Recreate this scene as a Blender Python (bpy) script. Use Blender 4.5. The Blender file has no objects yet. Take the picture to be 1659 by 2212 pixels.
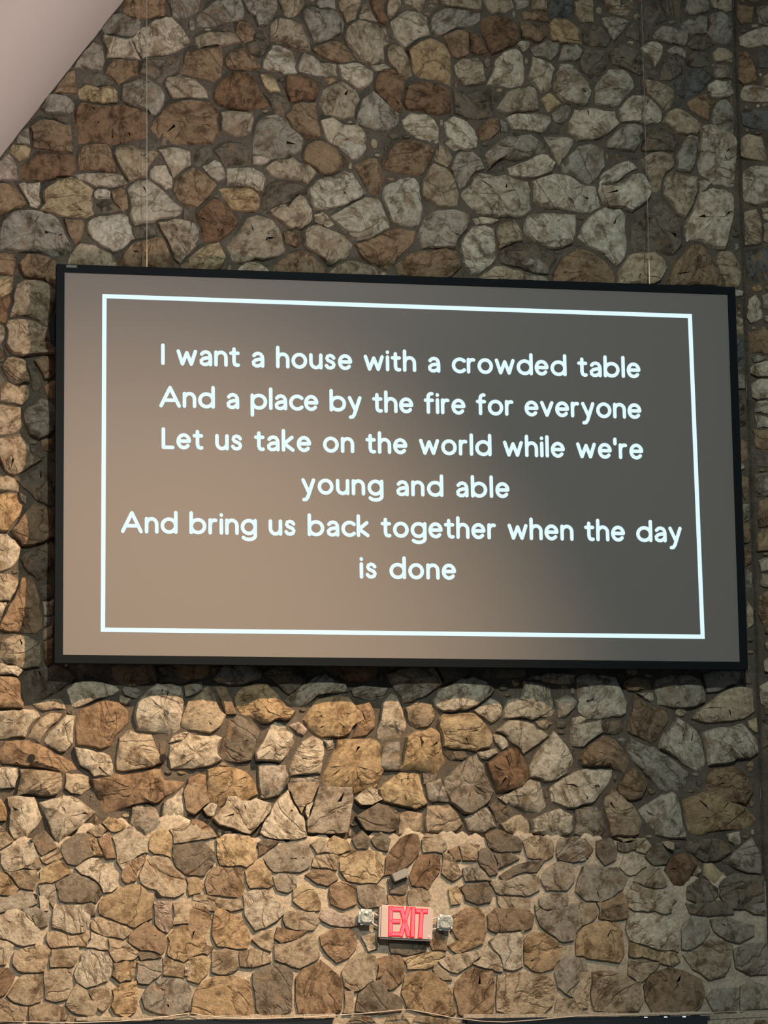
import bpy, bmesh, math, random
import numpy as np
from mathutils import Vector, Matrix

# ------------------------------------------------------------------ camera
W_PX, H_PX, F_PX = 1659.0, 2212.0, 6700.0
Z0 = 4.9                                    # height of the screen centre above the floor
PITCH, YAW, ROLL = 0.17217, -0.19179, 0.01375
CAM = np.array([-3.4503, -17.3462, -3.2811 + Z0])

def rot(p, y, r):
    ca, sa, cb, sb, cc, sc_ = math.cos(p), math.sin(p), math.cos(y), math.sin(y), math.cos(r), math.sin(r)
    Rx = np.array([[1, 0, 0], [0, ca, -sa], [0, sa, ca]])
    Rz = np.array([[cb, -sb, 0], [sb, cb, 0], [0, 0, 1]])
    Ry = np.array([[cc, 0, sc_], [0, 1, 0], [-sc_, 0, cc]])
    return Rz @ Rx @ Ry
RM = rot(PITCH, YAW, ROLL)                  # columns: right, forward, up

scene = bpy.context.scene
col = scene.collection
cam_data = bpy.data.cameras.new('camera')
cam = bpy.data.objects.new('camera', cam_data)
col.objects.link(cam)
cam_data.sensor_fit = 'VERTICAL'
cam_data.sensor_height = 36.0
cam_data.lens = F_PX * 36.0 / H_PX
cam_data.clip_end = 200
m = Matrix([[RM[i][0], RM[i][2], -RM[i][1], CAM[i]] for i in range(3)] + [[0, 0, 0, 1]])
cam.matrix_world = m
scene.camera = cam

# ------------------------------------------------------------------ world, lights, exposure
vs = scene.view_settings
vs.view_transform = 'Standard'; vs.look = 'None'; vs.exposure = 0.0; vs.gamma = 1.0
vs.use_curve_mapping = False
world = bpy.data.worlds.new('hall_ambient'); scene.world = world
world.use_nodes = True
bgn = world.node_tree.nodes['Background']
bgn.inputs[0].default_value = (0.66, 0.88, 1.0, 1); bgn.inputs[1].default_value = 0.215

def light(name, kind, loc, target, energy, color, size=0.3, angle=None, blend=1.0):
    ld = bpy.data.lights.new(name, kind); ld.energy = energy; ld.color = color
    if kind == 'SPOT':
        ld.spot_size = math.radians(angle); ld.spot_blend = blend; ld.shadow_soft_size = size
    elif kind == 'AREA':
        ld.shape = 'DISK'; ld.size = size
    else:
        ld.shadow_soft_size = size
    o = bpy.data.objects.new(name, ld); col.objects.link(o)
    o.location = loc
    d = Vector(target) - Vector(loc)
    o.rotation_euler = d.to_track_quat('-Z', 'Y').to_euler()
    return o
# warm halogen spot on the ceiling, aimed at the lower left of the wall
light('warm_ceiling_spot', 'SPOT', (1.75, -5.2, Z0 + 3.1), (-3.6, 0, Z0 - 4.6), 5700, (1.0, 0.66, 0.40), 0.05, 62, 1.0)
# neutral hall lamp further back
light('hall_ceiling_lamp', 'SPOT', (-.8, -11.0, Z0 + 2.9), (-.1, 0, Z0 - .5), 2150, (0.95, 1.0, 0.86), 0.12, 56, 1.0)
# added warm fill, source unseen, brightening the sloping ceiling from the lower right
light('ceiling_fill_spot', 'SPOT', (3.2, -7.0, Z0 - 3.4), (-3.0, -.9, Z0 + 3.0), 1850, (1.0, 0.74, 0.66), 0.4, 46, 1.0)

# ------------------------------------------------------------------ helpers
def ray(u, v):
    return RM @ np.array([(u - W_PX / 2) / F_PX, 1.0, -(v - H_PX / 2) / F_PX])
def on_y(u, v, Y=0.0):                      # photograph pixel -> point of the plane y = Y
    d = ray(u, v); t = (Y - CAM[1]) / d[1]
    return CAM + d * t
CORNER_X = 2.13
ANG = math.radians(32)
T_R = np.array([math.cos(ANG), -math.sin(ANG), 0.0])
N_R = np.array([-math.sin(ANG), -math.cos(ANG), 0.0])
O_R = np.array([CORNER_X, 0.0, 0.0])
def on_right(u, v):
    d = ray(u, v); t = np.dot(O_R - CAM, N_R) / np.dot(d, N_R)
    P = CAM + d * t
    return np.dot(P - O_R, T_R), P[2]

def tag(o, label=None, cat=None, group=None, kind=None):
    if label: o['label'] = label
    if cat: o['category'] = cat
    if group: o['group'] = group
    if kind: o['kind'] = kind
    return o
def empty(name, loc):
    o = bpy.data.objects.new(name, None); col.objects.link(o); o.location = loc
    o.empty_display_size = 0.1
    return o
def link(name, verts, faces, mat, parent=None, smooth=False, loc=None):
    me = bpy.data.meshes.new(name)
    if loc is None: loc = (0, 0, 0)
    L = np.array(loc, float)
    me.from_pydata([tuple(np.array(v, float) - L) for v in verts], [], faces)
    if mat: me.materials.append(mat)
    if smooth: me.polygons.foreach_set('use_smooth', [True] * len(me.polygons))
    me.update()
    o = bpy.data.objects.new(name, me); col.objects.link(o)
    o.location = loc
    if parent is not None:
        o.parent = parent
        o.matrix_parent_inverse = Matrix.Translation(-Vector(parent.location))
    return o
class MB:
    def __init__(s): s.v = []; s.f = []
    def add(s, v, f):
        n = len(s.v); s.v += [tuple(map(float, p)) for p in v]; s.f += [tuple(n + i for i in q) for q in f]
    def box(s, c, d, R=None, bev=0.0):
        bm = bmesh.new(); bmesh.ops.create_cube(bm, size=1.0)
        for q in bm.verts: q.co = Vector((q.co.x * d[0], q.co.y * d[1], q.co.z * d[2]))
        if bev: bmesh.ops.bevel(bm, geom=bm.edges[:] , offset=bev, segments=2, affect='EDGES')
        if R is not None: bmesh.ops.transform(bm, matrix=R.to_4x4(), verts=bm.verts)
        bm.verts.index_update()
        s.add([tuple(q.co + Vector(c)) for q in bm.verts], [tuple(q.index for q in f.verts) for f in bm.faces]); bm.free()
    def tube(s, pts, r, n=8):
        pts = [Vector(p) for p in pts]; rings = []
        for i, p in enumerate(pts):
            d = (pts[min(i + 1, len(pts) - 1)] - pts[max(i - 1, 0)]).normalized()
            a = d.orthogonal().normalized() if abs(d.y) > .9 else d.cross(Vector((0, 1, 0))).normalized()
            b = d.cross(a); rr = r[i] if isinstance(r, (list, tuple)) else r
            rings.append([p + (a * math.cos(2 * math.pi * k / n) + b * math.sin(2 * math.pi * k / n)) * rr for k in range(n)])
        v = [q for R_ in rings for q in R_]; f = []
        for i in range(len(pts) - 1):
            for k in range(n): f.append((i * n + k, i * n + (k + 1) % n, (i + 1) * n + (k + 1) % n, (i + 1) * n + k))
        f.append(tuple(range(n))[::-1]); f.append(tuple(range((len(pts) - 1) * n, len(pts) * n)))
        s.add(v, f)
    def build(s, name, mat, parent=None, smooth=False, loc=None):
        if loc is None and parent is not None and s.v:
            a = np.array(s.v); loc = tuple((a.min(0) + a.max(0)) / 2)
        return link(name, s.v, s.f, mat, parent, smooth, loc)

# ------------------------------------------------------------------ materials
def mat(name, color, rough=0.6, metal=0.0, emit=None, estr=0.0, bump=None, trans=0.0):
    M = bpy.data.materials.new(name); M.use_nodes = True
    nt = M.node_tree; b = nt.nodes['Principled BSDF']
    b.inputs['Base Color'].default_value = (*color, 1); b.inputs['Roughness'].default_value = rough
    b.inputs['Metallic'].default_value = metal
    if trans: b.inputs['Transmission Weight'].default_value = trans
    if emit: b.inputs['Emission Color'].default_value = (*emit, 1); b.inputs['Emission Strength'].default_value = estr
    if bump:
        tc = nt.nodes.new('ShaderNodeTexCoord'); n = nt.nodes.new('ShaderNodeTexNoise'); bp = nt.nodes.new('ShaderNodeBump')
        n.inputs['Scale'].default_value = bump[0]; n.inputs['Detail'].default_value = 6
        bp.inputs['Strength'].default_value = bump[1]; bp.inputs['Distance'].default_value = bump[2]
        nt.links.new(tc.outputs['Object'], n.inputs['Vector']); nt.links.new(n.outputs['Fac'], bp.inputs['Height'])
        nt.links.new(bp.outputs['Normal'], b.inputs['Normal'])
    return M

class NT:
    def __init__(s, M): s.nt = M.node_tree
    def n(s, t, **kw):
        x = s.nt.nodes.new(t)
        for k, v in kw.items():
            if k.startswith('i_'): x.inputs[k[2:].replace('_', ' ')].default_value = v
            else: setattr(x, k, v)
        return x
    def l(s, a, b): s.nt.links.new(a, b)
    def ramp(s, src, stops, interp='LINEAR'):
        r = s.nt.nodes.new('ShaderNodeValToRGB'); r.color_ramp.interpolation = interp
        e = r.color_ramp.elements
        e[0].position, e[0].color = stops[0][0], (*stops[0][1], 1)
        e[1].position, e[1].color = stops[-1][0], (*stops[-1][1], 1)
        for p, c in stops[1:-1]:
            q = e.new(p); q.color = (*c, 1)
        s.l(src, r.inputs[0]); return r.outputs[0]
    def mix(s, mode, fac, a, b):
        x = s.nt.nodes.new('ShaderNodeMix'); x.data_type = 'RGBA'; x.blend_type = mode
        if isinstance(fac, float): x.inputs[0].default_value = fac
        else: s.l(fac, x.inputs[0])
        for i, q in ((6, a), (7, b)):
            if isinstance(q, tuple): x.inputs[i].default_value = (*q, 1)
            else: s.l(q, x.inputs[i])
        return x.outputs[2]

def stone_material():
    M = bpy.data.materials.new('field_stone'); M.use_nodes = True; N = NT(M)
    b = M.node_tree.nodes['Principled BSDF']
    geo = N.n('ShaderNodeNewGeometry'); at = N.n('ShaderNodeAttribute', attribute_name='tint')
    sd = N.n('ShaderNodeAttribute', attribute_name='seed')
    add = N.n('ShaderNodeVectorMath', operation='ADD'); N.l(geo.outputs['Position'], add.inputs[0]); N.l(sd.outputs['Vector'], add.inputs[1])
    P = add.outputs[0]
    # squash the coordinates along a direction of its own for every stone: bedding
    rotn = N.n('ShaderNodeVectorRotate', rotation_type='Y_AXIS'); N.l(P, rotn.inputs['Vector']); N.l(sd.outputs['Fac'], rotn.inputs['Angle'])
    mp = N.n('ShaderNodeMapping'); mp.inputs['Scale'].default_value = (1.0, 1.0, 1.5); N.l(rotn.outputs[0], mp.inputs['Vector'])
    n1 = N.n('ShaderNodeTexNoise'); n1.inputs['Scale'].default_value = 9; n1.inputs['Detail'].default_value = 10; n1.inputs['Roughness'].default_value = .72; n1.inputs['Distortion'].default_value = .25
    N.l(mp.outputs[0], n1.inputs['Vector'])
    n2 = N.n('ShaderNodeTexNoise'); n2.inputs['Scale'].default_value = 34; n2.inputs['Detail'].default_value = 9; n2.inputs['Roughness'].default_value = .75
    N.l(P, n2.inputs['Vector'])
    n3 = N.n('ShaderNodeTexNoise'); n3.inputs['Scale'].default_value = 2.6; n3.inputs['Detail'].default_value = 6; n3.inputs['Distortion'].default_value = .7
    N.l(mp.outputs[0], n3.inputs['Vector'])
    n4 = N.n('ShaderNodeTexNoise'); n4.inputs['Scale'].default_value = 12; n4.inputs['Detail'].default_value = 3; n4.inputs['Distortion'].default_value = .5
    N.l(P, n4.inputs['Vector'])
    c = N.mix('MULTIPLY', 1.0, at.outputs['Color'], N.ramp(n1.outputs['Fac'], [(.34, (.32, .28, .24)), (.43, (.62, .57, .51)), (.49, (1.02, 1.01, .99)), (.60, (1.14, 1.13, 1.11)), (.74, (1.42, 1.41, 1.39))]))
    c = N.mix('MULTIPLY', 1.0, c, N.ramp(n2.outputs['Fac'], [(.30, (.50, .48, .45)), (.5, (.98, .98, .98)), (.70, (1.38, 1.38, 1.38))]))
    c = N.mix('MIX', N.ramp(n4.outputs['Fac'], [(.54, (0, 0, 0)), (.68, (.55, .55, .55))]), c, (.30, .21, .13))
    # narrow dark seams
    c = N.mix('MULTIPLY', 1.0, c, N.ramp(n3.outputs['Fac'], [(.465, (1, 1, 1)), (.478, (.55, .5, .46)), (.49, (1, 1, 1))]))
    N.l(c, b.inputs['Base Color'])
    b.inputs['Roughness'].default_value = .82; b.inputs['Specular IOR Level'].default_value = .35
    h = N.n('ShaderNodeMath', operation='MULTIPLY_ADD'); N.l(n2.outputs['Fac'], h.inputs[0]); h.inputs[1].default_value = .5; N.l(n1.outputs['Fac'], h.inputs[2])
    seam = N.ramp(n3.outputs['Fac'], [(.455, (1, 1, 1)), (.478, (.6, .6, .6)), (.50, (1, 1, 1))])
    h2 = N.n('ShaderNodeMath', operation='ADD'); N.l(h.outputs[0], h2.inputs[0]); N.l(seam, h2.inputs[1])
    bp = N.n('ShaderNodeBump'); bp.inputs['Strength'].default_value = .95; bp.inputs['Distance'].default_value = .03
    N.l(h2.outputs[0], bp.inputs['Height']); N.l(bp.outputs['Normal'], b.inputs['Normal'])
    return M
def mortar_material(name, c0, c1):
    M = bpy.data.materials.new(name); M.use_nodes = True; N = NT(M)
    b = M.node_tree.nodes['Principled BSDF']; geo = N.n('ShaderNodeNewGeometry')
    n1 = N.n('ShaderNodeTexNoise'); n1.inputs['Scale'].default_value = 7; n1.inputs['Detail'].default_value = 8; n1.inputs['Roughness'].default_value = .65
    n2 = N.n('ShaderNodeTexNoise'); n2.inputs['Scale'].default_value = 70; n2.inputs['Detail'].default_value = 5
    N.l(geo.outputs['Position'], n1.inputs['Vector']); N.l(geo.outputs['Position'], n2.inputs['Vector'])
    c = N.ramp(n1.outputs['Fac'], [(.35, c0), (.65, c1)])
    c = N.mix('MULTIPLY', 1.0, c, N.ramp(n2.outputs['Fac'], [(.3, (.75, .75, .75)), (.7, (1.2, 1.2, 1.2))]))
    N.l(c, b.inputs['Base Color']); b.inputs['Roughness'].default_value = .92
    h = N.n('ShaderNodeMath', operation='MULTIPLY_ADD'); N.l(n2.outputs['Fac'], h.inputs[0]); h.inputs[1].default_value = .25; N.l(n1.outputs['Fac'], h.inputs[2])
    bp = N.n('ShaderNodeBump'); bp.inputs['Strength'].default_value = .6; bp.inputs['Distance'].default_value = .03
    N.l(h.outputs[0], bp.inputs['Height']); N.l(bp.outputs['Normal'], b.inputs['Normal'])
    return M
M_STONE = stone_material()
M_MORTAR = mortar_material('dark_mortar', (.058, .050, .040), (.108, .092, .073))
M_MORTAR_L = mortar_material('pale_mortar', (.31, .27, .21), (.46, .40, .32))
M_CEIL = mat('ceiling_plaster', (.66, .62, .59), .9, bump=(60, .08, .002))
M_FLOOR = mat('hall_carpet', (.16, .13, .11), .95, bump=(40, .2, .004))
M_FRAME = mat('black_velvet', (.008, .011, .014), .95)
M_FRAME.node_tree.nodes['Principled BSDF'].inputs['Specular IOR Level'].default_value = .08
M_SCREEN = mat('screen_fabric', (.152, .147, .147), .85, bump=(500, .06, .0005))
M_LIGHTTXT = mat('projected_light', (.05, .05, .05), .9, emit=(.745, .955, 1.0), estr=.97)
M_STEEL = mat('steel_cable', (.30, .29, .27), .45, .8)
M_BRASS = mat('brass_fitting', (.85, .62, .38), .35, .6)
M_PLATE = mat('grey_label', (.045, .05, .052), .5)
M_SIGN = mat('white_sign_plastic', (.52, .44, .42), .45, bump=(30, .05, .001))
M_RED = mat('red_lit_letter', (.8, .1, .12), .4, emit=(1.0, .085, .14), estr=.95)
M_REDSIDE = mat('red_letter_edge', (.6, .01, .01), .4, emit=(.85, .008, .012), estr=.8)
M_LED = mat('red_indicator', (1, .2, .2), .4, emit=(1.0, .35, .35), estr=1.5)
M_LENS = mat('clear_lens', (.45, .50, .50), .2, trans=.25, bump=(70, 1.0, .015))
M_REFL = mat('chrome_reflector', (.72, .78, .78), .35, .6, bump=(70, .8, .006))
M_HILITE = mat('glowing_highlight', (.9, .9, .5), .3, emit=(1.0, 1.0, .45), estr=1.2)
M_BLOCK = mat('grey_plastic', (.25, .26, .25), .7, bump=(150, .4, .002))
M_HOLE = mat('black_hole', (.008, .007, .007), .9)
M_WIRE = mat('pale_string', (.60, .52, .44), .7)
M_BLACK = mat('black_panel', (.010, .013, .018), .35)
M_GLOW = mat('small_white_glint', (.8, .85, .9), .2, emit=(.8, .9, 1), estr=.8)

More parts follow.
